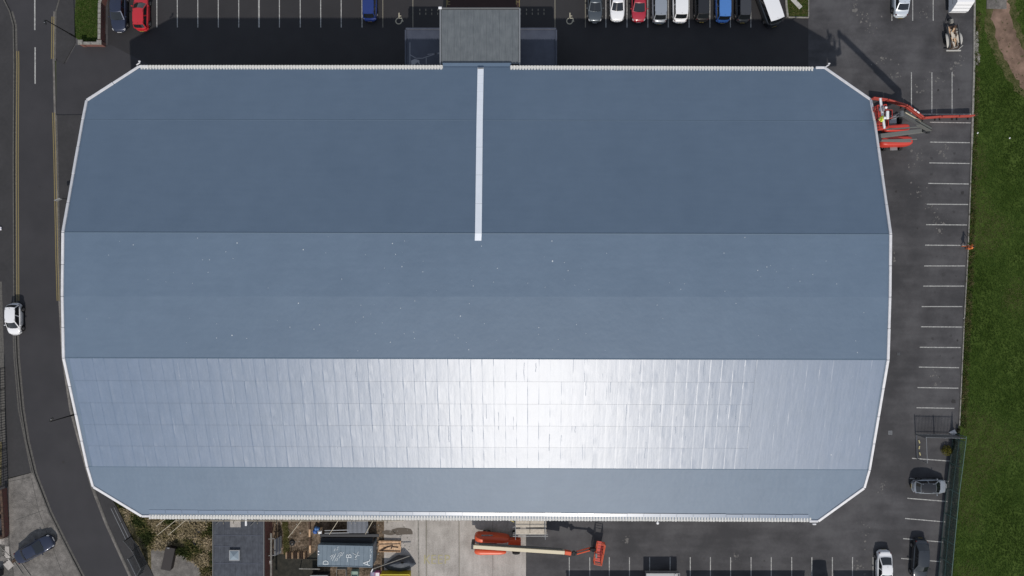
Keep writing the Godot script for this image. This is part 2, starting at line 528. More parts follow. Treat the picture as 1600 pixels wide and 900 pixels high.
	for side in [A, B]:
		for k in idx.size() - 1:
			var a = side[idx[k]]; var b = side[idx[k + 1]]
			var g = Geo.new()
			var nseg = max(1, int(a.distance_to(b) / 3.0))
			for q in nseg:
				var jy = Vector3(0, 0.03 + 0.008 * (q % 2), 0)
				g.beam(a.lerp(b, (q + 0.004) / nseg) + jy, a.lerp(b, (q + 0.996) / nseg) + jy, 0.25 + 0.02 * ((q + k) % 2), 0.2, 0.03)
			part("fascia", g, M.trim, hall)
	# short white returns at the corners of the long sides
	for q in [[A[0], 1], [B[0], -1], [A[8], 1], [B[8], -1]]:
		var g = Geo.new()
		g.beam(q[0] + Vector3(0, 0.04, 0), q[0] + Vector3(q[1] * 0.95, 0.04, 0), 0.25, 0.2, 0.03)
		part("fascia", g, M.trim, hall)
	# ribbed eaves sheets
	for e in [[220, 105.5, 692, 105.5, 7.85], [797, 106, 1271, 108, 7.85], [233, 807, 1268, 811.5, 7.5]]:
		var g = Geo.new()
		var a = W(e[0], e[1], e[4] - 0.02); var b = W(e[2], e[3], e[4] - 0.02)
		var n = int(a.distance_to(b) / 0.31)
		var d = (b - a) / n
		var hz = 0.22 if e[1] < 400 else 0.24
		for i in n:
			var p = a + d * i
			var hh = 0.12 + 0.02 * rng.randf()
			var prof = [[0.0, 0.02], [0.18, hh], [0.68, hh], [0.86, 0.02], [1.0, 0.02]]
			for k in 4:
				var u = p + d * prof[k][0]; var v = p + d * prof[k + 1][0]
				var ja = rng.randf_range(-0.02, 0.02)
				g.quad(u + Vector3(0, prof[k][1], -hz), u + Vector3(0, prof[k][1], hz + ja), v + Vector3(0, prof[k + 1][1], hz + ja), v + Vector3(0, prof[k + 1][1], -hz))
			for sg in [-1, 1]:
				var q = []
				for k in 4: q.append(p + d * prof[k][0] + Vector3(0, prof[k][1], hz * sg))
				var q0 = p + Vector3(0, 0.0, hz * sg); var q3 = p + d * 0.86 + Vector3(0, 0.0, hz * sg)
				g.quad(q0, q3, q[2], q[1])
		var o = part("ribbed_eaves_sheet", g, M.ribbed, hall, "stuff")
		o.set_meta("label", "long strip of white ribbed sheeting along the eaves")
	# shiny gutter flashing on the south side and the east end
	var gs = Geo.new()
	var fall = (A[8] - A[7]); fall.x = 0; fall = fall.normalized()
	for k in 40:
		var a = A[8].lerp(B[8], lerp(0.012, 0.985, k / 40.0)); var b = A[8].lerp(B[8], lerp(0.012, 0.985, (k + 0.985) / 40.0))
		var tl = rng.randf_range(0.0, 0.014)
		var up = Vector3(0, 0.03 + tl, 0); var dn = Vector3(0, 0.058, 0)
		var hi = -fall * (0.78 + rng.randf_range(-0.03, 0.03)); var lo = -fall * 0.36
		gs.quad(a + hi + up, a + lo + dn, b + lo + dn, b + hi + up)
	part("gutter_flashing", gs, M.gloss_strip, hall)
	# the white strip laid up the north slopes
	var ws = Geo.new()
	var path = [[751, 105.5, 7.85], [750.1, 156.5, 9.15], [749.5, 188, 9.92], [747.5, 364.5, 14.2], [747, 376, 14.19]]
	for k in path.size() - 1:
		var a = W(path[k][0], path[k][1], path[k][2]) + Vector3(0, 0.06, 0); var b = W(path[k + 1][0], path[k + 1][1], path[k + 1][2]) + Vector3(0, 0.06, 0)
		for q in 4:
			var p = a.lerp(b, q / 4.0); var r = a.lerp(b, (q + 0.995) / 4.0)
			var x = Vector3(0.32, 0, 0); var dn = Vector3(0, -0.05, 0)
			ws.quad(p - x, r - x, r + x, p + x)
			ws.quad(p - x, p - x + dn, r - x + dn, r - x); ws.quad(p + x, r + x, r + x + dn, p + x + dn)
			if k == 3 and q == 3: ws.quad(r - x, r - x + dn, r + x + dn, r + x)
	var st = part("white_roof_strip", ws, M.white_strip, hall)
	st.set_meta("label", "long white strip running from the porch up to the ridge")
	var cap = Geo.new()
	cap.beam(W(746.5, 106.5, 7.98), W(755.5, 106.5, 7.98), 0.12, 0.06, 0.01)
	part("strip_end_bar", cap, M.steel, st)
	# droppings and scraps that litter the two flat slopes
	var sp = Geo.new()
	for k in 130:
		var t = rng.randf_range(0.02, 0.98)
		var band = rng.randf()
		var i = 3 if band < 0.55 else 4
		if band > 0.9: i = 5
		if rng.randf() < 0.5: t = clampf(rng.randfn(0.45, 0.2), 0.02, 0.98)
		var v = rng.randf_range(0.05, 0.95)
		if i == 5 : t = rng.randf_range(0.86, 0.98)
		var p = A[i].lerp(B[i], t).lerp(A[i + 1].lerp(B[i + 1], t), v) + Vector3(0, 0.012, 0)
		var s = rng.randf_range(0.015, 0.042) if rng.randf() < 0.88 else rng.randf_range(0.045, 0.075)
		sp.dome(p, Vector3(s, s * 0.4, s * rng.randf_range(0.8, 2.0)), 5, 0.0)
	part("roof_litter", sp, plain(0.5, 0.54, 0.58, 0.6), hall, "stuff")
	# wrinkles standing up in the coating, mostly in the left part of the shiny slope
	var cr = Geo.new()
	for k in 46:
		var t = 0.12 + 0.72 * k / 46.0 + rng.randf_range(-0.003, 0.003)
		var v0 = rng.randf_range(0.0, 0.75); var v1 = v0 + rng.randf_range(0.06, 0.22)
		var a = A[5].lerp(B[5], t).lerp(A[6].lerp(B[6], t), v0); var b = A[5].lerp(B[5], t).lerp(A[6].lerp(B[6], t), min(v1, 0.98))
		var pts = []
		for q in 5: pts.append(a.lerp(b, q / 4.0) + Vector3(rng.randf_range(-0.03, 0.03), 0.002, 0))
		cr.tube(pts, 0.035, 5)
	part("membrane_wrinkle", cr, M.membrane, parts[4], "stuff")
	# small fittings on the edges
	for q in [[217, 100, 7.9], [1293, 103.5, 7.9]]:
		var g = Geo.new()
		var p = W(q[0], q[1], q[2])
		g.beam(p + Vector3(-0.25, 0, 0.1), p + Vector3(0.15, 0.05, -0.15), 0.1, 0.08, 0.01)
		g.box(p + Vector3(0.12, 0.1, -0.25), Vector3(0.22, 0.14, 0.12), 0.02)
		part("bracket", g, M.trim, hall)
	var fl = Geo.new()
	fl.box(W(1272, 818.5, 6.9), Vector3(0.4, 0.25, 0.2), 0.04)
	part("flood_light", fl, M.trim, hall)
	var cm = Geo.new()
	cm.dome(W(1027.5, 817, 6.6), Vector3(0.17, 0.17, 0.17), 12)
	cm.box(W(1027.5, 814, 6.75), Vector3(0.12, 0.1, 0.5), 0.02)
	part("camera_dome", cm, M.white, hall)

func make_entrance():
	var h = 7.4
	var p = thing("entrance_porch", "tall flat-roofed entrance block of weathered grey sheets in the middle of the north side", "porch")
	var g = Geo.new()
	var c0 = polyh([[688, 13], [812, 13], [812, 101], [688, 101]], h)
	var x0 = c0[0].x; var x1 = c0[1].x; var z0 = c0[0].y; var z1 = -23.75
	g.box(Vector3((x0 + x1) / 2, (h - 0.4) / 2, (z0 + z1) / 2), Vector3(x1 - x0 - 0.3, h - 0.4, z1 - z0 - 0.2))
	part("wall", g, M.wall, p)
	var n = 12
	for k in n:
		var s = Geo.new()
		var a = lerp(x0 + 0.1, x1 - 0.1, k / float(n)); var b = lerp(x0 + 0.1, x1 - 0.1, (k + 1) / float(n))
		s.box(Vector3((a + b) / 2, h - 0.2 + 0.004 * (k % 3), (z0 + z1) / 2), Vector3(b - a - 0.004, 0.36, z1 - z0 - 0.24), 0.01)
		part("roof_sheet", s, M.porch_roof, p)
	for e in [[x0, z0, x0, z1], [x1, z0, x1, z1], [x0, z0, x1, z0]]:
		var t = Geo.new()
		t.beam(Vector3(e[0], h - 0.02, e[1]), Vector3(e[2], h - 0.02, e[3]), 0.14, 0.2, 0.02)
		part("edge_trim", t, M.steel if e[1] == e[3] else M.galv, p)
	var o = Geo.new()
	o.box(Vector3(x0 - 0.02, h + 0.05, z0 - 0.02), Vector3(0.35, 0.15, 0.25), 0.03)
	part("rain_outlet", o, M.white, p)
	var ap = Geo.new()
	ap.box(Vector3(W(745, 0, 7.8).x, 7.55, -23.55), Vector3(7.3, 0.3, 0.75), 0.03)
	part("roof_apron", ap, M.roof, p)
	# canopies either side
	for side in [0, 1]:
		var ch = 3.75
		var q = [[634, 45], [688, 45], [688, 108], [634, 108]] if side == 0 else [[812, 45], [869, 45], [869, 108], [812, 108]]
		var c = polyh(q, ch)
		var cx0 = c[0].x; var cx1 = c[1].x; var cz0 = c[0].y; var cz1 = -23.9
		var t = thing("entrance_canopy", ["low dark flat canopy left of the entrance block with white streaks on it", "low dark flat canopy right of the entrance block, clean and plain"][side], "canopy", Vector3.ZERO, 0, "low canopies beside the entrance")
		var s = Geo.new()
		s.box(Vector3((cx0 + cx1) / 2, ch - 0.13, (cz0 + cz1) / 2), Vector3(cx1 - cx0 - 0.2, 0.2, cz1 - cz0 - 0.2))
		part("canopy_roof", s, M.canopy, t)
		var ox = cx0 if side == 0 else cx1
		for e in [[cx0, cz0, cx1, cz0], [ox, cz0 + 0.12, ox, cz1]]:
			var b = Geo.new()
			b.beam(Vector3(e[0], ch, e[1]), Vector3(e[2], ch, e[3]), 0.2, 0.25, 0.03)
			part("kerb_upstand", b, M.canopy, t)
		for e in [[cx0 + 0.3, cz0 + 0.3], [cx1 - 0.3, cz0 + 0.3]]:
			var b = Geo.new()
			b.cyl(Vector3(e[0], 0, e[1]), Vector3(e[0], ch - 0.2, e[1]), 0.09, 0.09, 10)
			part("post", b, M.dark_steel, t)
		if side == 0:
			var mk = Geo.new()
			for st in [[[640, 85], [650, 91], [660, 91], [672, 87], [687, 82]], [[668, 85], [678, 84], [687, 84]], [[640.5, 66], [640.5, 100]], [[666, 90], [666, 100]]]:
				for k in st.size() - 1:
					mk.beam(W(st[k][0], st[k][1], ch - 0.02), W(st[k + 1][0], st[k + 1][1], ch - 0.02), 0.09, 0.01)
			part("water_streak", mk, plain(0.22, 0.23, 0.26, 0.5), t)
			var pt = Geo.new()
			pt.prism(polyh([[642, 95], [648, 92], [655, 94], [656, 101], [652, 97], [648, 101], [643, 101]], ch - 0.02), ch - 0.03, ch - 0.018)
			part("pale_patch", pt, plain(0.3, 0.31, 0.34, 0.6), t)

# ------------------------------------------------------------------ ground, roads, markings
const KL = [[0, -60], [8, 0], [17, 18], [23, 40], [24, 100], [23, 250], [24, 470], [27.5, 560], [35, 640], [43, 690], [55, 740], [78, 800], [108, 860], [152, 945]]
const KR = [[98, -60], [92, 0], [87, 18], [86, 95], [88, 180], [90, 250], [93, 400], [95, 470], [100, 560], [112, 640], [128, 700], [145, 760], [168, 820], [200, 890], [226, 945]]

func line_strip(g: Geo, a: Vector3, b: Vector3, w: float, y: float):
	var d = (b - a); d.y = 0
	var s = Vector3(-d.z, 0, d.x).normalized() * w * 0.5
	a.y = y; b.y = y
	g.quad(a + s, b + s, b - s, a - s)

func make_ground():
	var g = Geo.new()
	g.prism(PackedVector2Array([Vector2(-400, -400), Vector2(400, -400), Vector2(400, 400), Vector2(-400, 400)]), -0.02, -0.02)
	struct("ground", g, M.ground)
	sheet("car_park", [[90, -260], [1522, -260], [1521, 100], [1517, 225], [1511, 400], [1505, 500], [1498, 660], [1490, 740], [1478, 850], [1466, 1150], [240, 1150], [150, 770], [100, 560], [90, 250]], 0.0, M.tarmac)
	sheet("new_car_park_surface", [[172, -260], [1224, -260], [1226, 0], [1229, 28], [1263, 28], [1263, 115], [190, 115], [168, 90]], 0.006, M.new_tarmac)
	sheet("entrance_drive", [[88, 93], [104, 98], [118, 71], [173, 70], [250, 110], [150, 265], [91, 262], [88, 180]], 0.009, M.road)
	sheet("entrance_path", [[698, -260], [811, -260], [811, 20], [698, 20]], 0.012, M.red_tarmac)
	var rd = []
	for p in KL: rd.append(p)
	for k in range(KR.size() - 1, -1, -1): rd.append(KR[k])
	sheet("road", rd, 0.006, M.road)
	# pavements, a step above the road
	var lp = [[-160, -60], [-160, 790], [14, 760], [14, 747], [53, 737.5]]
	for k in range(9, -1, -1): lp.append(KL[k])
	var lp2 = []
	for p in lp: lp2.append([p[0] - (0.0 if p[0] < 0 else 1.5), p[1]])
	sheet("pavement_west", lp2, 0.1, M.path, 0.0)
	var rp = []
	for k in range(4, KR.size()): rp.append([KR[k][0] + 2.0, KR[k][1]])
	rp.append_array([[260, 945], [236, 890], [208, 842], [182, 790], [176, 780], [160, 770], [150, 600], [150, 180]])
	sheet("pavement_east", rp, 0.1, M.path, 0.0)
	var np = [[100, -60], [94, 0], [89, 18], [88, 92], [100, 100], [118, 68], [117, 30], [122, -10], [124, -60]]
	sheet("pavement_north", np, 0.1, M.path, 0.0)
	for side in [[KL, -1.3, "kerb"], [KR, 1.3, "kerb"]]:
		var kg = Geo.new()
		var K = side[0]
		for k in K.size() - 1:
			if side[1] > 0 and k == 3: continue
			var a = W(K[k][0] + side[1], K[k][1]); var b = W(K[k + 1][0] + side[1], K[k + 1][1])
			a.y = 0.06; b.y = 0.06
			kg.beam(a, b, 0.15, 0.13, 0.015)
		var o = struct("kerb", kg, M.kerb)
		o.set_meta("kind", "structure")
		# channel of worn, lighter surfacing along the kerb
		var cg = Geo.new()
		for k in range(2, K.size() - 1):
			line_strip(cg, W(K[k][0] - side[1] * 1.7, K[k][1]), W(K[k + 1][0] - side[1] * 1.7, K[k + 1][1]), 0.22, 0.011)
		struct("road_gutter", cg, M.kerb if side[1] < 0 else M.concrete)
	var ll = Geo.new()
	for seg in [[[22.5, 500], [24.5, 560]], [[24.5, 560], [31.5, 640]], [[31.5, 640], [52, 740]]]:
		line_strip(ll, W(seg[0][0] - 1.5, seg[0][1]), W(seg[1][0] - 1.5, seg[1][1]), 0.14, 0.104)
	struct("pavement_edging", ll, M.kerb)
	# double yellow lines
	for side in [[KL, 1.0, 80.0, 470.0], [KR, -1.0, 26.0, 92.0], [KR, -1.0, 176.0, 470.0]]:
		for off in [2.6, 5.6]:
			var yg = Geo.new()
			var K = side[0]
			for k in K.size() - 1:
				var y0 = max(float(K[k][1]), side[2]); var y1 = min(float(K[k + 1][1]), side[3])
				if y1 <= y0: continue
				var t0 = (y0 - K[k][1]) / (K[k + 1][1] - K[k][1]); var t1 = (y1 - K[k][1]) / (K[k + 1][1] - K[k][1])
				line_strip(yg, W(lerp(float(K[k][0]), float(K[k + 1][0]), t0) + side[1] * off - (2.0 if side[1] < 0 else 0.0) * 0.0, y0), W(lerp(float(K[k][0]), float(K[k + 1][0]), t1) + side[1] * off, y1), 0.1, 0.017)
			struct("yellow_line", yg, M.yellow_line)
	for d in [[54.5, -30, 54.5, 47], [55, 74, 55, 131]]:
		var wg = Geo.new()
		line_strip(wg, W(d[0], d[1]), W(d[2], d[3]), 0.15, 0.013)
		struct("centre_line", wg, M.white_line)
	# concrete forecourt and house frontages in the south-west corner
	sheet("forecourt", [[14, 748], [53.5, 737.5], [60, 755], [78, 800], [108, 860], [150, 945], [40, 945], [24, 905], [16, 850]], 0.1, M.concrete, 0.0)
	# joints in the forecourt
	var jg = Geo.new()
	for j in [[[26, 812], [68, 797]], [[50, 747], [62, 800]], [[62, 800], [100, 900]], [[16, 752], [48, 745]]]:
		line_strip(jg, W(j[0][0], j[0][1]), W(j[1][0], j[1][1]), 0.07, 0.105)
	struct("forecourt_joint", jg, M.kerb)
	# fields and islands
	sheet("grass_field", [[1524, -300], [2600, -300], [2600, 1200], [1470, 1200], [1490, 880], [1497, 760], [1500, 660], [1508, 500], [1513, 400], [1519, 225]], 0.03, M.grass, 0.0)
	var pathc = [[1563, -40, 15], [1562, 0, 16], [1564, 25, 17], [1570, 52, 18], [1580, 78, 19], [1594, 102, 20], [1614, 128, 20], [1650, 160, 20], [1720, 205, 20]]
	rng.seed = 8
	for lay in [["worn_verge", 1.55, 0.036, M.worn_verge, 5.0], ["earth_path", 0.86, 0.042, M.earth_path, 3.4]]:
		var left = []; var right = []
		for k in pathc.size() - 1:
			for q in 5:
				var t = q / 5.0
				var cx = lerp(float(pathc[k][0]), float(pathc[k + 1][0]), t); var cy = lerp(float(pathc[k][1]), float(pathc[k + 1][1]), t)
				var dx = pathc[k + 1][0] - pathc[k][0]; var dy = pathc[k + 1][1] - pathc[k][1]
				var ln = sqrt(dx * dx + dy * dy)
				var w = pathc[k][2] * lay[1]
				left.append([max(1524.0, cx - dy / ln * w + rng.randfn(0, lay[4] * 0.5)), cy + dx / ln * w + rng.randfn(0, lay[4] * 0.3)])
				right.append([cx + dy / ln * w + rng.randfn(0, lay[4] * 0.5), cy - dx / ln * w + rng.randfn(0, lay[4] * 0.3)])
		right.reverse()
		sheet(lay[0], left + right, lay[2], lay[3])
	sheet("concrete_slab", [[1541, -30], [1572, -30], [1572, 14.5], [1541, 14]], 0.08, M.concrete, 0.0)
	var kg2 = Geo.new()
	for seg in [[1522.5, -60, 1521.5, 100], [1521.5, 100, 1518, 225], [1518, 225, 1511.5, 400], [1511.5, 400, 1506, 500], [1506, 500, 1498.5, 665]]:
		var a = W(seg[0], seg[1]); var b = W(seg[2], seg[3])
		a.y = 0.05; b.y = 0.05
		kg2.beam(a, b, 0.24 if seg[1] < 200 else 0.14, 0.14, 0.02)
	struct("field_kerb", kg2, M.coping)
	sheet("grass_island", [[124, -60], [120, -10], [117.5, 30], [118, 58], [131, 69], [161, 69], [161, 20], [165, 0], [170, -60]], 0.12, M.grass, 0.0)
	sheet("grass_island", [[1229, -60], [1228, 0], [1232, 26], [1262, 26], [1262, -60]], 0.12, M.grass, 0.0)
	for seg in [[[1225, -40], [1228, 10], [1230, 27]], [[1262.5, -40], [1262.5, 27]], [[1231, 27.5], [1263, 28]]]:
		var a2 = Geo.new()
		for k in seg.size() - 1:
			var p = W(seg[k][0], seg[k][1]); var q = W(seg[k + 1][0], seg[k + 1][1])
			p.y = 0.1; q.y = 0.1
			a2.beam(p, q, 0.24 if seg.size() == 3 else 0.12, 0.22, 0.02)
		struct("island_kerb", a2, M.coping)
	# service yard
	sheet("rough_ground", [[176, 780], [340, 780], [340, 960], [236, 960], [236, 890], [208, 842], [182, 790]], 0.012, M.rough, 0.0)
	sheet("yard_path", [[236, 857], [262, 856], [285, 868], [305, 874], [318, 888], [318, 960], [238, 960]], 0.03, M.concrete, 0.0)
	sheet("dirt_yard", [[414, 790], [656, 790], [656, 960], [414, 960]], 0.012, M.dirt, 0.0)
	var ap = Geo.new()
	ap.prism(poly([[598, 790], [822.5, 790], [822.5, 893], [819, 899], [819, 960], [598, 960]]), -0.05, 0.008)
	var apron = struct("concrete_apron", ap, M.kerb)
	rng.seed = 31
	var xs = [600.0, 665.5, 716.0, 770.0, 822.0]
	var ys = [792.0, 960.0]
	for i in 4:
		for j in 1:
			var s = Geo.new()
			var a = W(xs[i] + 0.22, ys[j] + 0.2); var b = W(xs[i + 1] - 0.22, ys[j + 1] - 0.2)
			var yy = 0.022 + 0.003 * ((i * 3 + j * 2) % 3)
			s.box(Vector3((a.x + b.x) / 2, yy / 2, (a.z + b.z) / 2), Vector3(b.x - a.x, yy, b.z - a.z), 0.008)
			part("slab", s, M.apron, apron)
	# painted lines on the apron
	for l in [[653.5, 800, 654.5, 930, 0.16], [666.5, 800, 667, 930, 0.08], [717.5, 800, 718, 930, 0.07]]:
		var lg = Geo.new()
		line_strip(lg, W(l[0], l[1]), W(l[2], l[3]), l[4], 0.034)
		struct("apron_line", lg, M.dull_line if l[4] < 0.1 else M.coping)
	flat_text("KEEP", W(682.5, 874), 0.0, 1.05, 2.0, M.faded_yellow, "painted_word", 0.036)
	# parking bays
	for k in 6: bay_line(245.0 + 32.0 * k, 0, M.white_line)
	for x in [404, 436.5, 469, 501, 533, 565.5]: bay_line(x, 0, M.white_line)
	for x in [598, 645, 867, 914.5]: bay_line(x, 0, M.dull_line)
	for x in [946.5, 979.5, 1012, 1044, 1076.5, 1109, 1141, 1173]: bay_line(x, 0, M.white_line)
	for x in [1393.5, 1426, 1458]: ground_line(x, -40, x, 32.5, M.white_line, 0.1)
	for x in [1424, 1456, 1487.5]: ground_line(x, 113, x, 178, M.white_line, 0.1)
	ground_line(1432, 178.5, 1519.5, 178.5, M.white_line, 0.11)
	ground_line(1453, 191, 1517, 192, M.white_line, 0.1)
	for r in [[1453, 222, 1515, 223], [1452, 254.5, 1515, 255.5], [1450, 286.5, 1513.5, 287.5], [1448, 319, 1512.5, 319.5], [1447, 351, 1510.5, 351.5], [1445.5, 383, 1509, 383.5], [1444, 415.5, 1507.5, 415.5], [1442.5, 447, 1506.5, 447], [1440, 479, 1503.5, 479], [1439, 510.5, 1503.5, 511], [1437, 542.5, 1501, 543], [1435.5, 573.5, 1498.5, 574.5], [1433.5, 605.5, 1497.5, 606.5], [1432, 637, 1491, 638], [1425, 716, 1485, 720.5], [1421.5, 747.5, 1482, 752], [1417.5, 778.5, 1480.5, 783.5], [1414, 810, 1477, 815.5], [1411, 841.5, 1474, 847], [1408, 872.5, 1470, 877.5]]:
		ground_line(r[0], r[1], r[2], r[3], M.white_line, 0.11)
	for x in [889.5, 921.5, 952, 983.5, 1015, 1047, 1078.5, 1110, 1141.5, 1173.5, 1205, 1237, 1268.5, 1300.5, 1332, 1364]: ground_line(x, 870.5, x, 950, M.white_line, 0.1)
	# crossing studs by the entrance
	for xs2 in [[656, 684, 4], [813.5, 850, 5]]:
		for k in xs2[2]:
			for y in [15.5, 21.5]:
				var x = lerp(float(xs2[0]), float(xs2[1]), k / float(xs2[2] - 1))
				var sg = Geo.new()
				line_strip(sg, W(x, y - 1.7), W(x, y + 1.7), 0.1, 0.018)
				struct("crossing_mark", sg, M.dull_line)
	ground_line(697.5, -40, 697.5, 12, M.yellow_line, 0.07)
	ground_line(811.5, -40, 811.5, 12, M.yellow_line, 0.07)
	flat_text("E", W(701, 3), 0.0, 0.7, 0.5, M.yellow_line, "painted_letter", 0.02)
	flat_text("F", W(808, 3), 0.0, 0.7, 0.5, M.yellow_line, "painted_letter", 0.02)
	# wheelchair symbols in the two wide bays
	for q in [[623, 0], [890, 0]]:
		var wg = Geo.new()
		var c = W(q[0], 33); c.y = 0.018
		var pts = []
		for k in 15:
			var a = lerp(-1.0, 3.75, k / 14.0)
			pts.append(c + Vector3(cos(a + 0.75), 0, sin(a + 0.75)) * 0.34)
		for k in 14: line_strip(wg, pts[k], pts[k + 1], 0.11, 0.018)
		line_strip(wg, W(q[0] + 0.5, 20), W(q[0] + 0.5, 28.5), 0.11, 0.0181)
		line_strip(wg, W(q[0] + 0.2, 25), W(q[0] + 4, 25), 0.09, 0.0183)
		line_strip(wg, W(q[0] + 0.2, 28.6), W(q[0] + 5, 28.6), 0.11, 0.0185)
		line_strip(wg, W(q[0] + 4.6, 28.3), W(q[0] + 6.6, 34), 0.11, 0.0187)
		struct("painted_wheelchair_symbol", wg, M.pale_paint)
	# scuffs and spills with shapes of their own
	var st = Geo.new()
	rng.seed = 77
	for cl in [[0, 0, 0, 0], [1335, 10, 6, 8], [1352, 22, 10, 10], [1360, 40, 12, 12], [1382, 95, 14, 8], [1395, 118, 10, 6], [1462, 125, 14, 10], [1490, 108, 8, 8], [1500, 95, 6, 8], [1438, 142, 8, 8], [1425, 262, 16, 18], [1435, 240, 12, 10], [1470, 240, 8, 5], [1455, 325, 8, 8], [1466, 345, 10, 10], [1468, 362, 7, 8], [1437, 300, 10, 8], [1396, 395, 3, 10], [1350, 830, 14, 14], [1340, 886, 10, 8], [1460, 590, 10, 12], [980, 842, 6, 6], [1150, 870, 6, 6], [1380, 760, 10, 12], [1478, 230, 10, 6], [1440, 20, 10, 10]]:
		if cl[2] == 0: continue
		for k in 13:
			var p = W(cl[0] + rng.randfn(0, cl[2] * 0.55), cl[1] + rng.randfn(0, cl[3] * 0.55))
			var r = rng.randf_range(0.03, 0.13) if rng.randf() < 0.9 else rng.randf_range(0.15, 0.24)
			var pl = PackedVector2Array()
			var off = rng.randf() * TAU
			for q in 6: pl.append(Vector2(p.x, p.z) + Vector2(cos(off + TAU * q / 6), sin(off + TAU * q / 6)) * r * rng.randf_range(0.4, 1.1))
			st.prism(pl, 0.009 + 0.0003 * k, 0.009 + 0.0003 * k)
	var so = struct("spill_marks", st, M.stain)
	so.set_meta("kind", "stuff")
	var ds = Geo.new()
	var ys2 = Geo.new()
	for q in [[1433.5, 357, 0.1], [1400, 299, 0.16], [1504, 301, 0.25], [1466, 141, 0.15], [1498, 140, 0.12], [1490, 627, 0.3], [1496, 532, 0.14], [1404, 553, 0.0], [62, 292, 0.14], [99, 722, 0.2], [630, 830, 0.9], [609, 832, 0.55]]:
		if q[2] == 0.0: continue
		var p = W(q[0], q[1])
		var pl = PackedVector2Array()
		for k in 9: pl.append(Vector2(p.x, p.z) + Vector2(cos(TAU * k / 9) * (1.6 if q[2] > 0.5 else 1.0), sin(TAU * k / 9) * (0.6 if q[2] > 0.5 else 1.0)) * q[2] * rng.randf_range(0.6, 1.1))
		if q[0] > 600 and q[0] < 640: ys2.prism(pl, 0.031, 0.031)
		else: ds.prism(pl, 0.012, 0.012)
	struct("oil_stains", ds, M.dark_stain).set_meta("kind", "stuff")
	struct("yard_stains", ys2, M.brown_stain).set_meta("kind", "stuff")
	# darker drips where cars have stood in the bays
	var dr = Geo.new()
	for k in 40:
		var q = [lerp(1455.0, 1500.0, rng.randf()), 240.0 + 32.0 * (k % 13) + rng.randfn(0, 3)] if k < 24 else [905.0 + 31.6 * (k % 15) + rng.randfn(0, 3), rng.randf_range(872, 888)]
		if q[1] > 610 and q[0] > 1480: q[0] -= 25
		var p = W(q[0], q[1])
		var r = rng.randf_range(0.06, 0.24)
		var pl = PackedVector2Array()
		for i in 8: pl.append(Vector2(p.x, p.z) + Vector2(cos(TAU * i / 8), sin(TAU * i / 8)) * r * rng.randf_range(0.5, 1.2))
		dr.prism(pl, 0.006 + 0.0001 * k, 0.006 + 0.0001 * k)
	struct("drip_stains", dr, plain(0.034, 0.033, 0.035, 0.7)).set_meta("kind", "stuff")
	# drain covers
	for q in [[1391, 676, 6.0, "pale square metal drain cover in the lane east of the hall", M.galv], [1404, 553, 5.5, "dark square drain grating in the lane near the hall's east end", M.dark_steel]]:
		var dg = thing("drain_cover", q[3], "drain cover", W(q[0], q[1]))
		var f = Geo.new()
		f.box(Vector3(0, 0.008, 0), Vector3(q[2] * MPP, 0.02, q[2] * MPP), 0.004)
		part("frame", f, q[4], dg)
		for k in 5:
			var b = Geo.new()
			b.box(Vector3((k - 2) * q[2] * MPP * 0.18, 0.022, 0), Vector3(0.035, 0.012, q[2] * MPP * 0.86))
			part("bar", b, M.dark_steel if q[4] == M.galv else M.steel, dg)
	# litter on the edge of the grass
	rng.seed = 6
	for q in [[1527, 208, "white scrap of litter on the grass below the earth path"], [1577, 216, "white scrap of litter far out on the grass field"], [1506, 497, "small white cup lying on the kerb beside the field"]]:
		var p = W(q[0], q[1]); p.y = 0.08
		var lg = Geo.new()
		lg.box(p, Vector3(0.18, 0.06, 0.13), 0.02, Basis(Vector3.UP, rng.randf()))
		single("litter", lg, M.white, q[2], "litter")
	# a band of stones and rubble along the kerb
	rng.seed = 9
	var rb = Geo.new()
	for k in 60:
		var t = rng.randf()
		var p = W(lerp(1525.5, 1527.5, t) + rng.randfn(0, 0.8), lerp(49.0, 102.0, t)); p.y = 0.06
		var s = rng.randf_range(0.06, 0.2)
		rb.dome(p, Vector3(s, s * 0.6, s * 1.3), 6, -0.2)
	struct("kerb_rubble", rb, M.coping).set_meta("kind", "stuff")

func bay_line(x, _k, m):
	ground_line(x, -45, x + 0.2, 43, m, 0.1)

func ground_line(x0, y0, x1, y1, m, w):
	var g = Geo.new()
	var a = W(x0, y0); var b = W(x1, y1)
	line_strip(g, a, b, w, 0.014)
	struct("bay_line", g, m)

func flat_text(s, at: Vector3, turn, height, width, m, called, y):
	var t = TextMesh.new()
	var f = SystemFont.new()
	f.font_names = PackedStringArray(["Droid Sans"])
	t.font = f
	t.text = s
	t.font_size = 64
	t.pixel_size = height / 46.0
	t.depth = 0.004
	var o = MeshInstance3D.new()
	o.mesh = t
	o.material_override = m
	o.name = numbered(called)
	add_child(o)
	o.position = Vector3(at.x, y, at.z)
	o.basis = Basis(Vector3.UP, turn) * Basis(Vector3.RIGHT, -PI / 2)
	var bb = t.get_aabb().size.x
	if bb > 0.01: o.scale.x = 1.0
	o.set_meta("kind", "structure")
	return o

const PATHC = [[1563, -20], [1562, 0], [1563, 12], [1564, 25], [1567, 38], [1570, 52], [1575, 65], [1580, 78], [1587, 90], [1594, 102], [1604, 115], [1614, 128]]

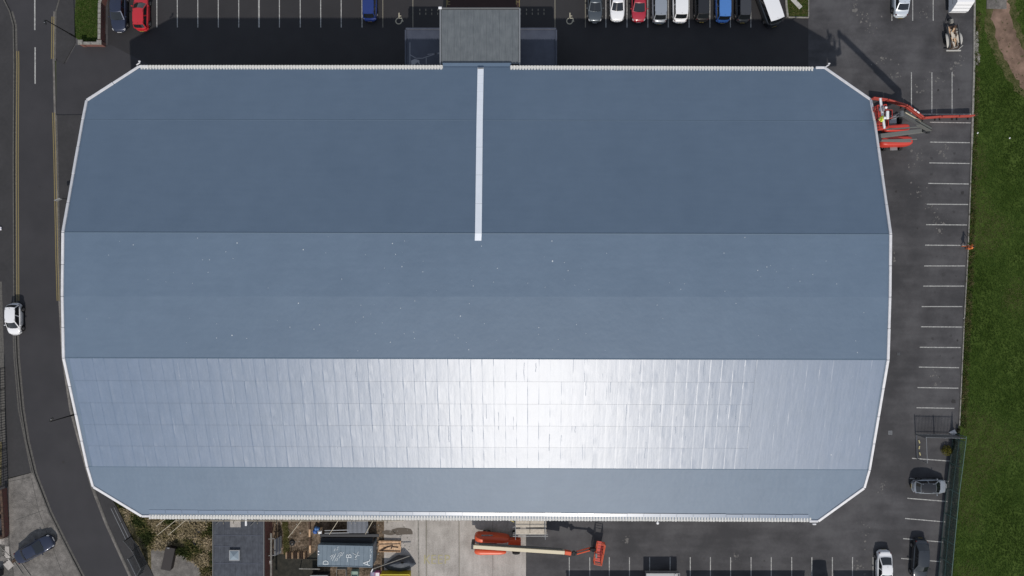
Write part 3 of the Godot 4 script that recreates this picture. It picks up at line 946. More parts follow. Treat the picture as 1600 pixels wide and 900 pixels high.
# ------------------------------------------------------------------ growing things
func tufts(called, area: Array, count, sd, y, hmin, hmax, spread, cols, label = "", clump = 0.0):
	var fn = FastNoiseLite.new(); fn.seed = sd; fn.frequency = clump; fn.fractal_octaves = 2
	var r = RandomNumberGenerator.new(); r.seed = sd
	var pg = poly(area)
	var lo = pg[0]; var hi = pg[0]
	for p in pg: lo = lo.min(p); hi = hi.max(p)
	var g = Geo.new()
	g.coloured = true
	for k in 7:
		var a = TAU * k / 7.0 + r.randf()
		var d = Vector3(cos(a), 0, sin(a))
		var s = Vector3(-d.z, 0, d.x) * 0.09
		var b = d * 0.05; var m = d * r.randf_range(0.25, 0.5) + Vector3(0, r.randf_range(0.5, 0.8), 0); var t = d * r.randf_range(0.6, 1.0) + Vector3(0, r.randf_range(0.5, 1.0), 0)
		g.quad(b - s, b + s, m + s, m - s)
		g.tri(m - s, m + s, t)
	var mm = MultiMesh.new()
	mm.transform_format = MultiMesh.TRANSFORM_3D
	mm.use_colors = true
	mm.mesh = g.mesh()
	var xf = []
	var tries = 0
	while xf.size() < count and tries < count * 6:
		tries += 1
		var p = Vector2(r.randf_range(lo.x, hi.x), r.randf_range(lo.y, hi.y))
		if not Geometry2D.is_point_in_polygon(p, pg): continue
		if called == "grass_blades":
			var onp = false
			for e in PATHC:
				if Vector2(W(e[0], e[1]).x, W(e[0], e[1]).z).distance_to(p) < (1.75 + r.randf_range(-0.35, 0.7)): onp = true
			if onp and r.randf() < 0.96: continue
		if clump > 0.1 and abs(fn.get_noise_2d(p.x + 300.0, p.y)) < 0.06: continue
		xf.append(p)
	mm.instance_count = xf.size()
	for k in xf.size():
		var s = r.randf_range(0.6, 1.3) * spread
		var h = r.randf_range(hmin, hmax)
		mm.set_instance_transform(k, Transform3D(Basis(Vector3.UP, r.randf() * TAU).scaled(Vector3(s, h, s)), Vector3(xf[k].x, y, xf[k].y)))
		var c: Color = cols[r.randi_range(0, cols.size() - 1)]
		if clump > 0.0:
			c = cols[clampi(int((fn.get_noise_2d(xf[k].x, xf[k].y) * 0.95 + 0.5) * cols.size() + r.randf_range(-0.7, 0.7)), 0, cols.size() - 1)]
		var v = r.randf_range(0.75, 1.25)
		mm.set_instance_color(k, Color(c.r * v, c.g * v, c.b * v))
	var o = MultiMeshInstance3D.new()
	o.multimesh = mm
	o.material_override = M.leaf
	o.name = numbered(called)
	add_child(o)
	o.set_meta("kind", "stuff")
	if label != "": tag(o, label, "plants")
	return o

func make_growth():
	var gr = [Color(0.028, 0.051, 0.01), Color(0.038, 0.07, 0.014), Color(0.047, 0.082, 0.018), Color(0.075, 0.09, 0.03)]
	tufts("grass_blades", [[1526, -20], [1680, -20], [1680, 930], [1488, 930], [1500, 760], [1503, 660], [1512, 500], [1518, 300]], 42000, 3, 0.02, 0.05, 0.1, 0.13, gr, "mown green grass of the field east of the car park", 0.07)
	tufts("verge_grass", [[1524, 20], [1531, 20], [1521, 400], [1508, 670], [1500, 665], [1512, 400], [1521, 200]], 900, 4, 0.02, 0.1, 0.3, 0.28, [Color(0.03, 0.05, 0.012), Color(0.06, 0.06, 0.02), Color(0.05, 0.07, 0.02), Color(0.09, 0.08, 0.04)], "longer ragged grass along the field kerb")
	tufts("island_grass", [[122, -40], [118.5, 30], [119, 57], [131, 68], [160, 68], [160, 20], [164, -40]], 3200, 5, 0.11, 0.05, 0.12, 0.13, gr, "short grass of the island beside the north road corner")
	tufts("island_weeds", [[1230, -40], [1233, 25], [1261, 25], [1261, -40]], 1200, 6, 0.11, 0.06, 0.2, 0.2, [Color(0.03, 0.06, 0.01), Color(0.06, 0.07, 0.02), Color(0.09, 0.085, 0.035)], "patchy yellowing grass of the small island by the vans")
	tufts("yard_brambles", [[184, 782], [333, 782], [333, 860], [318, 900], [312, 880], [290, 868], [262, 856], [236, 856]], 3000, 7, 0.02, 0.12, 0.7, 0.46, [Color(0.022, 0.03, 0.01), Color(0.045, 0.056, 0.018), Color(0.09, 0.082, 0.034), Color(0.19, 0.155, 0.09), Color(0.33, 0.27, 0.18), Color(0.2, 0.165, 0.1)], "dry brambles and long grass below the south-west corner", 0.3)
	tufts("yard_weeds", [[318, 860], [333, 830], [333, 950], [318, 950]], 320, 8, 0.02, 0.15, 0.5, 0.4, [Color(0.03, 0.042, 0.014), Color(0.08, 0.07, 0.03), Color(0.16, 0.13, 0.08)], "weeds along the west wall of the flat-roofed annex")
	tufts("hedge_growth", [[1496, 668], [1489, 690], [1488, 720], [1484, 780], [1476, 850], [1473, 940], [1479, 940], [1487, 850], [1492, 780], [1495, 700]], 1700, 9, 0.0, 0.2, 0.8, 0.3, [Color(0.014, 0.018, 0.01), Color(0.03, 0.028, 0.018), Color(0.02, 0.03, 0.012), Color(0.06, 0.045, 0.035)], "dark scrubby growth at the foot of the green fence")
	tufts("moss_edge", [[442, 815], [450, 815], [452, 862], [444, 868]], 260, 12, 0.01, 0.05, 0.16, 0.22, [Color(0.06, 0.06, 0.02), Color(0.1, 0.095, 0.04)], "mossy edge between the fence and the dirt yard")
	var sh = thing("shrub", "small round yellow-green shrub inside the fenced corner", "shrub", W(1477, 703))
	var r = RandomNumberGenerator.new(); r.seed = 44
	var st = Geo.new()
	for k in 9:
		var a = TAU * k / 9.0
		st.cyl(Vector3.ZERO, Vector3(cos(a) * 0.35, 0.45, sin(a) * 0.35), 0.015, 0.006, 5)
	part("stem", st, M.brown_wood, sh)
	var lf = Geo.new()
	lf.coloured = true
	for k in 420:
		var d = Vector3(r.randfn(), abs(r.randfn()) * 0.7, r.randfn()).normalized() * pow(r.randf(), 0.4)
		var p = Vector3(d.x * 0.62, 0.2 + d.y * 0.6, d.z * 0.62)
		var a = Vector3(r.randfn(), r.randfn() * 0.5, r.randfn()).normalized() * 0.09
		var b = Vector3(r.randfn(), 0.3, r.randfn()).normalized() * 0.05
		lf.col = Color(0.09, 0.085, 0.02) * r.randf_range(0.5, 1.5)
		lf.quad(p - a, p + b, p + a, p - b)
	part("foliage", lf, M.leaf, sh)

# ------------------------------------------------------------------ cars
func car(label, cat, at: Vector3, turn: float, P: Dictionary, group = ""):
	var t = thing(P.get("name", "parked_car"), label, cat, at, turn, group)
	var Ln: float = P.L; var Wd: float = P.W; var Ht: float = P.H
	var belt: float = P.get("belt", 0.92)
	var hood: float = P.get("hood", 1.1)        # nose to foot of windscreen
	var ws: float = P.get("ws", 0.75)           # plan length of windscreen
	var rw: float = P.get("rw", 0.5)            # plan length of rear window
	var boot: float = P.get("boot", 0.15)       # tail to foot of rear window
	var nose: float = P.get("nose", 0.66)
	var tail: float = P.get("tail", 0.84)
	var roofw: float = P.get("roofw", 0.72)
	var squ: float = P.get("square", 5.0)
	var pm = P.paint
	var zf = Ln / 2 - hood
	var zr = -Ln / 2 + boot
	# lower body: sections along the length
	var ts = [-1.0, -0.985, -0.95, -0.88, -0.76, -0.6, -0.4, -0.2, 0.0, 0.2, 0.4, 0.55, 0.7, 0.82, 0.9, 0.95, 0.985, 1.0]
	var rows = []
	for q in ts:
		var z = q * Ln / 2
		var w = Wd / 2 * (0.42 + 0.58 * pow(max(0.0, 1.0 - pow(abs(q), squ)), 0.42)) * (1.0 - 0.035 * q * q)
		var top = belt
		if z > zf: top = lerp(belt, nose, pow((z - zf) / max(hood, 0.01), 1.6))
		if z < zr: top = lerp(belt, tail, pow((zr - z) / max(boot, 0.01), 1.3))
		if abs(q) > 0.97: top -= 0.1 * (abs(q) - 0.97) / 0.03
		var pr = [[0.8, 0.2], [0.97, 0.3], [1.0, 0.34 * 0.5 + top * 0.42], [0.985, top - 0.12], [0.93, top - 0.035], [0.8, top], [0.4, top + 0.03], [0.0, top + 0.04]]
		var row = []
		for k in pr.size(): row.append(Vector3(-pr[k][0] * w, pr[k][1], z))
		for k in range(pr.size() - 2, -1, -1): row.append(Vector3(pr[k][0] * w, pr[k][1], z))
		rows.append(row)
	var g = Geo.new()
	g.grid(rows)
	for e in [0, rows.size() - 1]:
		var c = Vector3(0, 0.5, rows[e][0].z)
		for k in rows[e].size() - 1:
			if e == 0: g.tri(c, rows[e][k + 1], rows[e][k])
			else: g.tri(c, rows[e][k], rows[e][k + 1])
	g.box(Vector3(0, 0.3, 0), Vector3(Wd * 0.8, 0.16, Ln * 0.86))
	part("body", g, pm, t)
	# cabin
	var wb = Wd / 2 * 0.9
	var wt = Wd / 2 * roofw
	var zrf = zf - ws
	var zrr = zr + rw
	var seg = 8
	var mk = func(z, y, w, bz, by):
		var l = []
		for k in seg + 1:
			var u = -1.0 + 2.0 * k / seg
			l.append(Vector3(u * w, y + by * (1.0 - u * u), z + bz * (1.0 - u * u)))
		return l
	var R = [mk.call(zf, belt - 0.02, wb, 0.16, 0.02), mk.call(zrf, Ht - 0.05, wt, 0.09, 0.045), mk.call(lerp(zrf, zrr, 0.35), Ht - 0.01, wt, 0.0, 0.04), mk.call(lerp(zrf, zrr, 0.75), Ht - 0.025, wt, 0.0, 0.04), mk.call(zrr, Ht - 0.07, wt * 0.97, -0.06, 0.04), mk.call(zr, belt - 0.02, wb * 0.94, -0.1, 0.03)]
	var rm = P.get("roof_paint", pm)
	var cb = Geo.new()
	cb.grid([R[0], R[1]], true)
	cb.grid([R[4], R[5]], true)
	var bf = R[0]; var br = R[5]
	for sd in [0, seg]:
		var loop = [R[0][sd], R[1][sd], R[2][sd], R[3][sd], R[4][sd], R[5][sd]]
		var mid = (R[0][sd] + R[5][sd]) * 0.5
		for k in 5:
			if sd == 0: cb.tri(mid, loop[k], loop[k + 1])
			else: cb.tri(mid, loop[k + 1], loop[k])
	part("cabin", cb, P.get("cabin_paint", pm), t)
	var rf = Geo.new()
	rf.grid([R[1], R[2], R[3], R[4]], true)
	var ro = part("roof", rf, rm, t)
	if P.has("roof_note"): ro.set_meta("label", P.roof_note)
	# glass
	var pane = func(a: Array, b: Array, u0, u1, v0, v1, off: Vector3):
		var rr = []
		for i in 4:
			var v = lerp(v0, v1, i / 3.0)
			var l = []
			for j in 7:
				var u = lerp(u0, u1, j / 6.0) * seg
				var k = int(min(floor(u), seg - 1))
				var f = u - k
				l.append(a[k].lerp(a[k + 1], f).lerp(b[k].lerp(b[k + 1], f), v) + off)
			rr.append(l)
		var gg = Geo.new()
		gg.grid(rr, true)
		return gg
	var gm = P.get("glass", M.glass)
	part("windscreen", pane.call(R[0], R[1], 0.06, 0.94, 0.06, 0.93, Vector3(0, 0.007, 0.007)), gm, t)
	if not P.get("blind_rear", false):
		part("rear_window", pane.call(R[4], R[5], 0.06, 0.94, 0.06, 0.8, Vector3(0, 0.007, -0.007)), gm, t)
	for sg in [-1, 1]:
		var sd = 0 if sg < 0 else seg
		var bA = R[0][sd]; var tA = R[1][sd]; var tM = R[2][sd].lerp(R[3][sd], 0.3); var tB = R[4][sd]; var bB = R[5][sd]
		var bM = bA.lerp(bB, 0.48)
		for w in [[bA, tA, tM, bM], [bM, tM, tB, bB]]:
			var c = (w[0] + w[1] + w[2] + w[3]) * 0.25
			var q = []
			for p in w: q.append(p.lerp(c, 0.13) + Vector3(sg * 0.008, 0.004, 0))
			var gg = Geo.new()
			if sg < 0: gg.quad(q[0], q[1], q[2], q[3])
			else: gg.quad(q[3], q[2], q[1], q[0])
			part("side_window", gg, gm, t)
		var mi = Geo.new()
		mi.box(Vector3(sg * (Wd / 2 + 0.08), belt + 0.06, zf - 0.28), Vector3(0.2, 0.14, 0.1), 0.035)
		part("door_mirror", mi, P.get("mirror", pm), t)
		for e in [1, -1]:
			var zz = e * (Ln / 2 - (0.82 if Ln > 3.7 else 0.68))
			var wl = Geo.new()
			wl.cyl(Vector3(sg * (Wd / 2 - 0.2), 0.31, zz), Vector3(sg * (Wd / 2 + 0.012), 0.31, zz), 0.31, 0.31, 18)
			var tyre = part("wheel", wl, M.rubber, t)
			var rim = Geo.new()
			rim.cyl(Vector3(sg * (Wd / 2 + 0.01), 0.31, zz), Vector3(sg * (Wd / 2 + 0.022), 0.31, zz), 0.2, 0.17, 12)
			part("rim", rim, M.alloy, tyre)
			var ar = Geo.new()
			var pr = null
			for k in 9:
				var a = PI * k / 8.0
				var p = Vector3(sg * (Wd / 2 - 0.012), 0.31 + sin(a) * 0.37, zz + cos(a) * 0.37)
				if pr != null: ar.beam(pr, p, 0.05, 0.04)
				pr = p
			part("wheel_arch", ar, M.black, t)
		var hl = Geo.new()
		hl.box(Vector3(sg * Wd * 0.33, nose - 0.03, Ln / 2 - 0.25), Vector3(0.34, 0.14, 0.3), 0.05, Basis(Vector3.UP, -sg * 0.5) * Basis(Vector3.RIGHT, 0.25))
		part("headlight", hl, M.lamp_clear, t)
		var tl = Geo.new()
		tl.box(Vector3(sg * Wd * 0.35, tail - 0.06, -Ln / 2 + 0.19), Vector3(0.16, 0.18, 0.14), 0.04, Basis(Vector3.UP, sg * 0.4))
		part("tail_light", tl, M.lamp_red if not P.get("clear_tail", false) else M.lamp_clear, t)
		var rl = Geo.new()
		rl.beam(R[1][sd] + Vector3(-sg * 0.05, 0.02, -0.1), R[4][sd] + Vector3(-sg * 0.05, 0.02, 0.1), 0.03, 0.03)
		part("roof_rail", rl, P.get("rail", M.black), t)
	var grl = Geo.new()
	grl.box(Vector3(0, nose - 0.16, Ln / 2 - 0.02), Vector3(Wd * 0.5, 0.14, 0.1), 0.03)
	part("grille", grl, M.black, t)
	for e in [1, -1]:
		var bp = Geo.new()
		for k in 8:
			var a = -1.0 + 2.0 * k / 8.0; var b = -1.0 + 2.0 * (k + 1) / 8.0
			bp.beam(Vector3(a * Wd * 0.43, 0.46, e * (Ln / 2 + 0.05 - 0.32 * pow(abs(a), 3))), Vector3(b * Wd * 0.43, 0.46, e * (Ln / 2 + 0.05 - 0.32 * pow(abs(b), 3))), 0.1, 0.2, 0.03)
		part("bumper", bp, pm, t)
		var pl = Geo.new()
		pl.box(Vector3(0, 0.5, e * (Ln / 2 + 0.11)), Vector3(0.5, 0.11, 0.02))
		part("number_plate", pl, M.plate_white if e > 0 else M.plate_yellow, t)
	# bonnet shut lines and wipers
	if hood > 0.7:
		var bl = Geo.new()
		for sg in [-1, 1]:
			bl.beam(Vector3(sg * Wd * 0.40, belt + 0.004, zf + 0.12), Vector3(sg * Wd * 0.33, nose + 0.055, Ln / 2 - 0.32), 0.014, 0.01)
		part("bonnet_line", bl, M.black, t)
	var wp = Geo.new()
	for s in [-0.3, 0.25]:
		wp.beam(Vector3(s, belt + 0.05, zf + 0.1), Vector3(s + 0.45, belt + 0.12, zf + 0.06), 0.02, 0.015)
	part("wiper", wp, M.black, t)
	var an = Geo.new()
	an.cyl(Vector3(0, Ht, zrr + 0.15), Vector3(0, Ht + 0.14, zrr - 0.05), 0.012, 0.006, 5)
	part("aerial", an, M.black, t)
	return t

func make_cars():
	M.plate_white = plain(0.6, 0.6, 0.6, 0.4); M.plate_yellow = plain(0.32, 0.24, 0.05, 0.4)
	var blue_black = paint(0.022, 0.03, 0.06, 0.4); var red = paint(0.42, 0.012, 0.02); var blue = paint(0.01, 0.03, 0.16, 0.2)
	var grey = paint(0.07, 0.085, 0.1, 0.5); var white = paint(0.72, 0.73, 0.75); var crimson = paint(0.33, 0.012, 0.03); var silver = paint(0.33, 0.36, 0.4, 0.45)
	var black = paint(0.008, 0.008, 0.01); var mid_blue = paint(0.02, 0.075, 0.26, 0.1); var light_blue = paint(0.055, 0.17, 0.45); var dark_grey = paint(0.05, 0.052, 0.058, 0.4)
	var pale = paint(0.52, 0.57, 0.62, 0.2); var slate = paint(0.03, 0.036, 0.045, 0.4)
	var hatch = {L = 4.0, W = 1.72, H = 1.48}
	var row = "cars parked north of the hall"
	var mkp = func(base: Dictionary, over: Dictionary):
		var d = base.duplicate(); d.merge(over, true); return d
	car("dark navy saloon parked nearest the grass island, nose to the south", "car", W(190.5, 21), 0.0, mkp.call(hatch, {L = 4.6, W = 1.78, H = 1.44, paint = blue_black, hood = 1.25, boot = 0.7, ws = 0.8, rw = 0.6}), row)
	car("bright red hatchback beside the navy saloon", "car", W(225.5, 23), PI, mkp.call(hatch, {L = 4.05, paint = red, ws = 0.8, rw = 0.3, boot = 0.12}), row)
	car("royal blue tall hatchback alone by the yellow-lined bay", "car", W(579.5, 8), PI, mkp.call(hatch, {L = 4.1, H = 1.6, paint = blue, rw = 0.35, boot = 0.15, clear_tail = true, roofw = 0.74}), row)
	car("slate grey hatchback with glare on its windscreen, first car right of the wheelchair bay", "car", W(928.5, 9), 0.0, mkp.call(hatch, {L = 4.2, paint = grey, hood = 1.15, ws = 0.85}), row)
	car("white hatchback between the grey and the crimson cars", "car", W(963, 7.5), 0.0, mkp.call(hatch, {L = 4.2, paint = white, hood = 1.1, ws = 0.8, mirror = black}), row)
	car("crimson hatchback with a pale windscreen between two white-roofed neighbours", "car", W(996.5, 9), 0.0, mkp.call(hatch, {L = 4.15, paint = crimson, hood = 1.05, ws = 0.9}), row)
	car("silver estate with a long ribbed roof, tail to the south", "car", W(1028.5, 9), PI, mkp.call(hatch, {L = 4.5, W = 1.78, H = 1.6, paint = silver, rw = 0.42, boot = 0.22, belt = 0.95, roofw = 0.76}), row)
	car("white people carrier beside the silver estate", "car", W(1060.5, 8), PI, mkp.call(hatch, {L = 4.5, W = 1.8, H = 1.65, paint = white, rw = 0.36, boot = 0.28, roofw = 0.8, rail = white}), row)
	car("black hatchback almost lost on the dark tarmac", "car", W(1094.5, 8), PI, mkp.call(hatch, {L = 4.2, paint = black, rw = 0.45}), row)
	car("blue small van with a lighter blue roof", "van", W(1126.5, 9), PI, mkp.call(hatch, {L = 4.3, H = 1.75, paint = mid_blue, roof_paint = light_blue, rw = 0.2, boot = 0.12, hood = 1.1, roofw = 0.78, rail = mid_blue, roof_note = "lighter blue roof"}), row)
	car("dark grey tall hatchback next to the slanting white-roofed van", "car", W(1158, 9), PI, mkp.call(hatch, {L = 4.2, H = 1.7, paint = slate, roof_paint = dark_grey, rw = 0.3}), row)
	car("van with a white roof and dark sides parked at a slant", "van", W(1196, 12), PI + deg_to_rad(20), {name = "parked_van", L = 4.9, W = 1.9, H = 1.95, belt = 1.1, hood = 0.95, ws = 0.7, rw = 0.14, boot = 0.14, roofw = 0.88, square = 12.0, nose = 0.85, tail = 1.0, paint = slate, roof_paint = white, rail = white, roof_note = "white roof"}, "vans parked at the corner")
	car("pale silver saloon north of the empty bays, tail to the south", "car", W(1403, 0), PI, mkp.call(hatch, {L = 4.4, W = 1.76, H = 1.46, paint = pale, rw = 0.75, boot = 0.55, hood = 1.1}), "cars parked in the east car park")
	car("grey hatchback with a black roof by the hedge, nose to the east", "car", W(1447, 757.5), PI / 2, mkp.call(hatch, {L = 3.85, W = 1.66, H = 1.5, paint = silver, roof_paint = black, roofw = 0.66, hood = 0.95, rw = 0.4, roof_note = "black roof", rail = silver}), "cars parked in the east car park")
	car("white coupe cut off by the bottom edge near the corner", "car", W(1377, 886), 0.0, mkp.call(hatch, {L = 4.3, W = 1.8, H = 1.4, paint = white, rw = 1.0, boot = 0.5, roofw = 0.68, mirror = black, tail = 0.88}), "cars parked in the east car park")
	car("black estate beside the white coupe under the green fence", "car", W(1432.5, 871), deg_to_rad(-3), mkp.call(hatch, {L = 4.7, W = 1.8, H = 1.46, paint = slate, rw = 0.75, boot = 0.35, hood = 1.15}), "cars parked in the east car park")
	car("white hatchback driving south along the street", "car", W(29, 498), 0.0, mkp.call(hatch, {name = "car", L = 3.55, W = 1.62, H = 1.5, paint = white, hood = 0.8, ws = 0.7, rw = 0.3}), "")
	car("navy saloon parked at a slant on the concrete forecourt", "car", W(59.5, 855, 0.1), deg_to_rad(118), mkp.call(hatch, {L = 4.65, W = 1.78, H = 1.44, paint = blue_black, hood = 1.2, ws = 0.75, boot = 0.9, rw = 0.65, glass = M.glass, tail = 0.9}), "")
	# two cars whose tails only just reach into the frame
	car("tall van at the bottom edge whose shadow falls into the bays", "van", W(1281, 936), 0.0, mkp.call(hatch, {name = "parked_van", L = 5.0, W = 2.05, H = 2.35, belt = 1.2, hood = 1.0, ws = 0.7, rw = 0.16, boot = 0.14, roofw = 0.8, square = 10.0, nose = 0.9, tail = 1.05, paint = silver}))

func make_trailers():
	# white box trailer
	var b = thing("box_trailer", "tall white box trailer with a sloping rear at the field kerb", "trailer", W(1491, -9))
	var g = Geo.new()
	var x = 0.98; var h = 2.15
	var P = [[-2.4, 0.5], [2.38, 0.5], [2.4, 1.0], [1.75, h], [-2.4, h]]
	for k in P.size():
		var a = P[k]; var c = P[(k + 1) % P.size()]
		g.quad(Vector3(-x, a[1], a[0]), Vector3(-x, c[1], c[0]), Vector3(x, c[1], c[0]), Vector3(x, a[1], a[0]))
	for sx in [-1, 1]:
		for k in range(1, P.size() - 1):
			var a = Vector3(sx * x, P[0][1], P[0][0]); var c = Vector3(sx * x, P[k][1], P[k][0]); var d = Vector3(sx * x, P[k + 1][1], P[k + 1][0])
			if sx > 0: g.tri(a, d, c)
			else: g.tri(a, c, d)
	part("body", g, M.white, b)
	for sx in [-1, 1]:
		for z in [-0.5, 0.35]:
			var w = Geo.new()
			w.cyl(Vector3(sx * (x - 0.2), 0.33, z), Vector3(sx * (x + 0.04), 0.33, z), 0.33, 0.33, 16)
			part("wheel", w, M.rubber, b)
	for sx in [-1, 1]:
		for y in [0.55, 1.3, 2.1]:
			var r = Geo.new()
			r.beam(Vector3(sx * (x + 0.012), y, -2.38), Vector3(sx * (x + 0.012), y, 1.7), 0.03, 0.06, 0.008)
			part("side_rail", r, M.galv, b)
	for k in 3:
		var r = Geo.new()
		r.beam(Vector3(-x, 1.0 + 0.003, 2.4 - k * 0.0) + Vector3(0, 0.38 * k, -0.215 * k), Vector3(x, 1.0 + 0.003, 2.4) + Vector3(0, 0.38 * k, -0.215 * k), 0.05, 0.03)
		part("door_seam", r, M.galv, b)
	# junk trailer
	var t = thing("utility_trailer", "open trailer loaded with scrap wood, white mudguards at its sides", "trailer", W(1484.5, 61), deg_to_rad(7))
	var fl = Geo.new()
	fl.box(Vector3(0, 0.5, 0), Vector3(1.2, 0.08, 2.7), 0.01)
	part("deck", fl, M.brown_wood, t)
	for sx in [-1, 1]:
		var s = Geo.new()
		s.box(Vector3(sx * 0.61, 0.68, -0.1), Vector3(0.05, 0.36, 2.6), 0.01)
		part("side_panel", s, M.steel, t)
		var mg = Geo.new()
		var rr = []
		for k in 9:
			var a = PI * k / 8.0
			rr.append([Vector3(sx * 0.66, 0.35 + 0.42 * sin(a), 0.25 + 0.85 * cos(a)), Vector3(sx * (0.66 + 0.26 * sin(a) + 0.04), 0.34 + 0.42 * sin(a), 0.25 + 0.85 * cos(a))])
		mg.grid(rr, sx < 0)
		part("mudguard", mg, M.dull_white, t)
		var w = Geo.new()
		w.cyl(Vector3(sx * 0.68, 0.31, 0.25), Vector3(sx * 0.86, 0.31, 0.25), 0.31, 0.31, 16)
		part("wheel", w, M.rubber, t)
	for sx in [-1, 1]:
		var d = Geo.new()
		d.beam(Vector3(sx * 0.5, 0.48, -1.35), Vector3(0, 0.45, -2.5), 0.07, 0.09, 0.01)
		part("drawbar", d, M.dark_steel, t)
	var hi = Geo.new()
	hi.box(Vector3(0, 0.62, -1.85), Vector3(0.34, 0.34, 0.5), 0.06)
	part("tool_box", hi, M.coping, t)
	var jw = Geo.new()
	jw.cyl(Vector3(0, 0.05, -2.3), Vector3(0, 0.75, -2.3), 0.04, 0.04, 8)
	jw.cyl(Vector3(-0.04, 0.11, -2.3), Vector3(0.04, 0.11, -2.3), 0.11, 0.11, 12)
	part("jockey_wheel", jw, M.dark_steel, t)
	rng.seed = 21
	for k in 26:
		var p = Vector3(rng.randf_range(-0.42, 0.42), 0.6 + rng.randf() * 0.22, rng.randf_range(-1.1, 1.1))
		var q = Geo.new()
		q.box(p, Vector3(rng.randf_range(0.08, 0.3), 0.05, rng.randf_range(0.3, 0.95)), 0.008, Basis(Vector3.UP, rng.randf_range(-0.7, 0.7)) * Basis(Vector3.RIGHT, rng.randf_range(-0.2, 0.2)))
		var so = part("scrap_board", q, [M.pale_wood, M.brown_wood, M.wood, M.coping][k % 4], t)
	var tb = Geo.new()
	tb.beam(Vector3(-0.95, 0.5, 1.42), Vector3(0.75, 0.5, 1.62), 0.16, 0.08, 0.02)
	tb.beam(Vector3(-0.4, 0.62, 1.3), Vector3(0.35, 0.66, 1.18), 0.05, 0.05)
	tb.beam(Vector3(0.3, 0.62, 1.55), Vector3(0.95, 0.66, 1.1), 0.06, 0.05)
	part("light_board", tb, M.dull_white, t)
	# low grey flatbed cut by the lower edge
	var f = thing("flatbed_trailer", "pale grey flatbed trailer just showing at the bottom edge", "trailer", W(1032, 912))
	var d2 = Geo.new()
	d2.box(Vector3(0, 0.75, 0), Vector3(3.9, 0.12, 3.6), 0.02)
	part("deck", d2, M.galv, f)
	for e in [[Vector3(0, 1.1, -1.75), Vector3(3.9, 0.6, 0.06)], [Vector3(-1.92, 1.1, 0), Vector3(0.06, 0.6, 3.5)], [Vector3(1.92, 1.1, 0), Vector3(0.06, 0.6, 3.5)]]:
		var s = Geo.new()
		s.box(e[0], e[1], 0.015)
		part("side_panel", s, M.galv, f)
	for sx in [-1, 1]:
		for z in [-0.9, 0.9]:
			var w = Geo.new()
			w.cyl(Vector3(sx * 1.3, 0.36, z), Vector3(sx * 1.6, 0.36, z), 0.36, 0.36, 16)
			part("wheel", w, M.rubber, f)
	var st = Geo.new()
	st.beam(Vector3(1.4, 1.5, -1.75), Vector3(1.75, 1.35, 0.4), 0.12, 0.06, 0.01)
	part("strut", st, M.galv, f)
	# wall beyond the bottom edge whose shadow lies across the bays
	var wall = thing("boundary_wall", "wall beyond the bottom edge that throws its shadow over the bays", "wall")
	for e in [[886.0, 1008.0], [1074.0, 1258.0], [1304.0, 1368.0]]:
		var x0 = W(e[0], 0).x; var x1 = W(e[1], 0).x
		var wg = Geo.new()
		wg.box(Vector3((x0 + x1) / 2, 1.0, W(0, 921).z), Vector3(x1 - x0, 2.0, 0.22), 0.02)
		part("wall_face", wg, M.brick, wall)
		var wc = Geo.new()
		wc.box(Vector3((x0 + x1) / 2, 2.04, W(0, 921).z), Vector3(x1 - x0 + 0.1, 0.08, 0.3), 0.02)
		part("coping", wc, M.coping, wall)

# ------------------------------------------------------------------ lifting platforms
func wheels4(t, cx: Vector3, ax: Vector3, side: Vector3, base: float, track: float, r: float):
	for a in [-1, 1]:
		for s in [-1, 1]:
			var p = cx + ax * base * a + side * track * s + Vector3(0, r, 0)
			var w = Geo.new()
			w.cyl(p - side * s * 0.18, p + side * s * 0.18, r, r, 20)
			w.torus(p, side, r - 0.05, 0.1, 20, 6)
			var o = part("wheel", w, M.rubber, t)
			var h = Geo.new()
			h.cyl(p + side * s * 0.1, p + side * s * 0.2, r * 0.5, r * 0.4, 12)
			part("hub", h, M.coping, o)

func cowl(a: Vector3, b: Vector3, w: float, y0: float, y1: float, taper0: float, taper1: float) -> Geo:
	# a rounded moulded cover lying along a-b
	var g = Geo.new()
	var d = b - a; d.y = 0
	var z = d.normalized(); var x = Vector3(z.z, 0, -z.x)
	var rows = []
	for q in [[0.0, 0.3], [0.02, 0.62], [0.08, 0.88], [0.2, 1.0], [0.5, 1.0], [0.8, 1.0], [0.92, 0.88], [0.98, 0.62], [1.0, 0.3]]:
		var t = q[0]
		var sc = q[1] * lerp(taper0, taper1, t)
		var hh = (y1 - y0) * (0.55 + 0.45 * q[1])
		var row = []
		for k in [[-1.0, 0.0], [-1.0, 0.55], [-0.9, 0.86], [-0.6, 0.98], [0.0, 1.0], [0.6, 0.98], [0.9, 0.86], [1.0, 0.55], [1.0, 0.0]]:
			row.append(a + d * t + x * (k[0] * w * 0.5 * sc) + Vector3(0, y0 - a.y + k[1] * hh, 0))
		rows.append(row)
	g.grid(rows, true)
	for e in [0, rows.size() - 1]:
		var c = (rows[e][0] + rows[e][8]) * 0.5
		for k in 8:
			if e == 0: g.tri(c, rows[e][k], rows[e][k + 1])
			else: g.tri(c, rows[e][k + 1], rows[e][k])
	return g

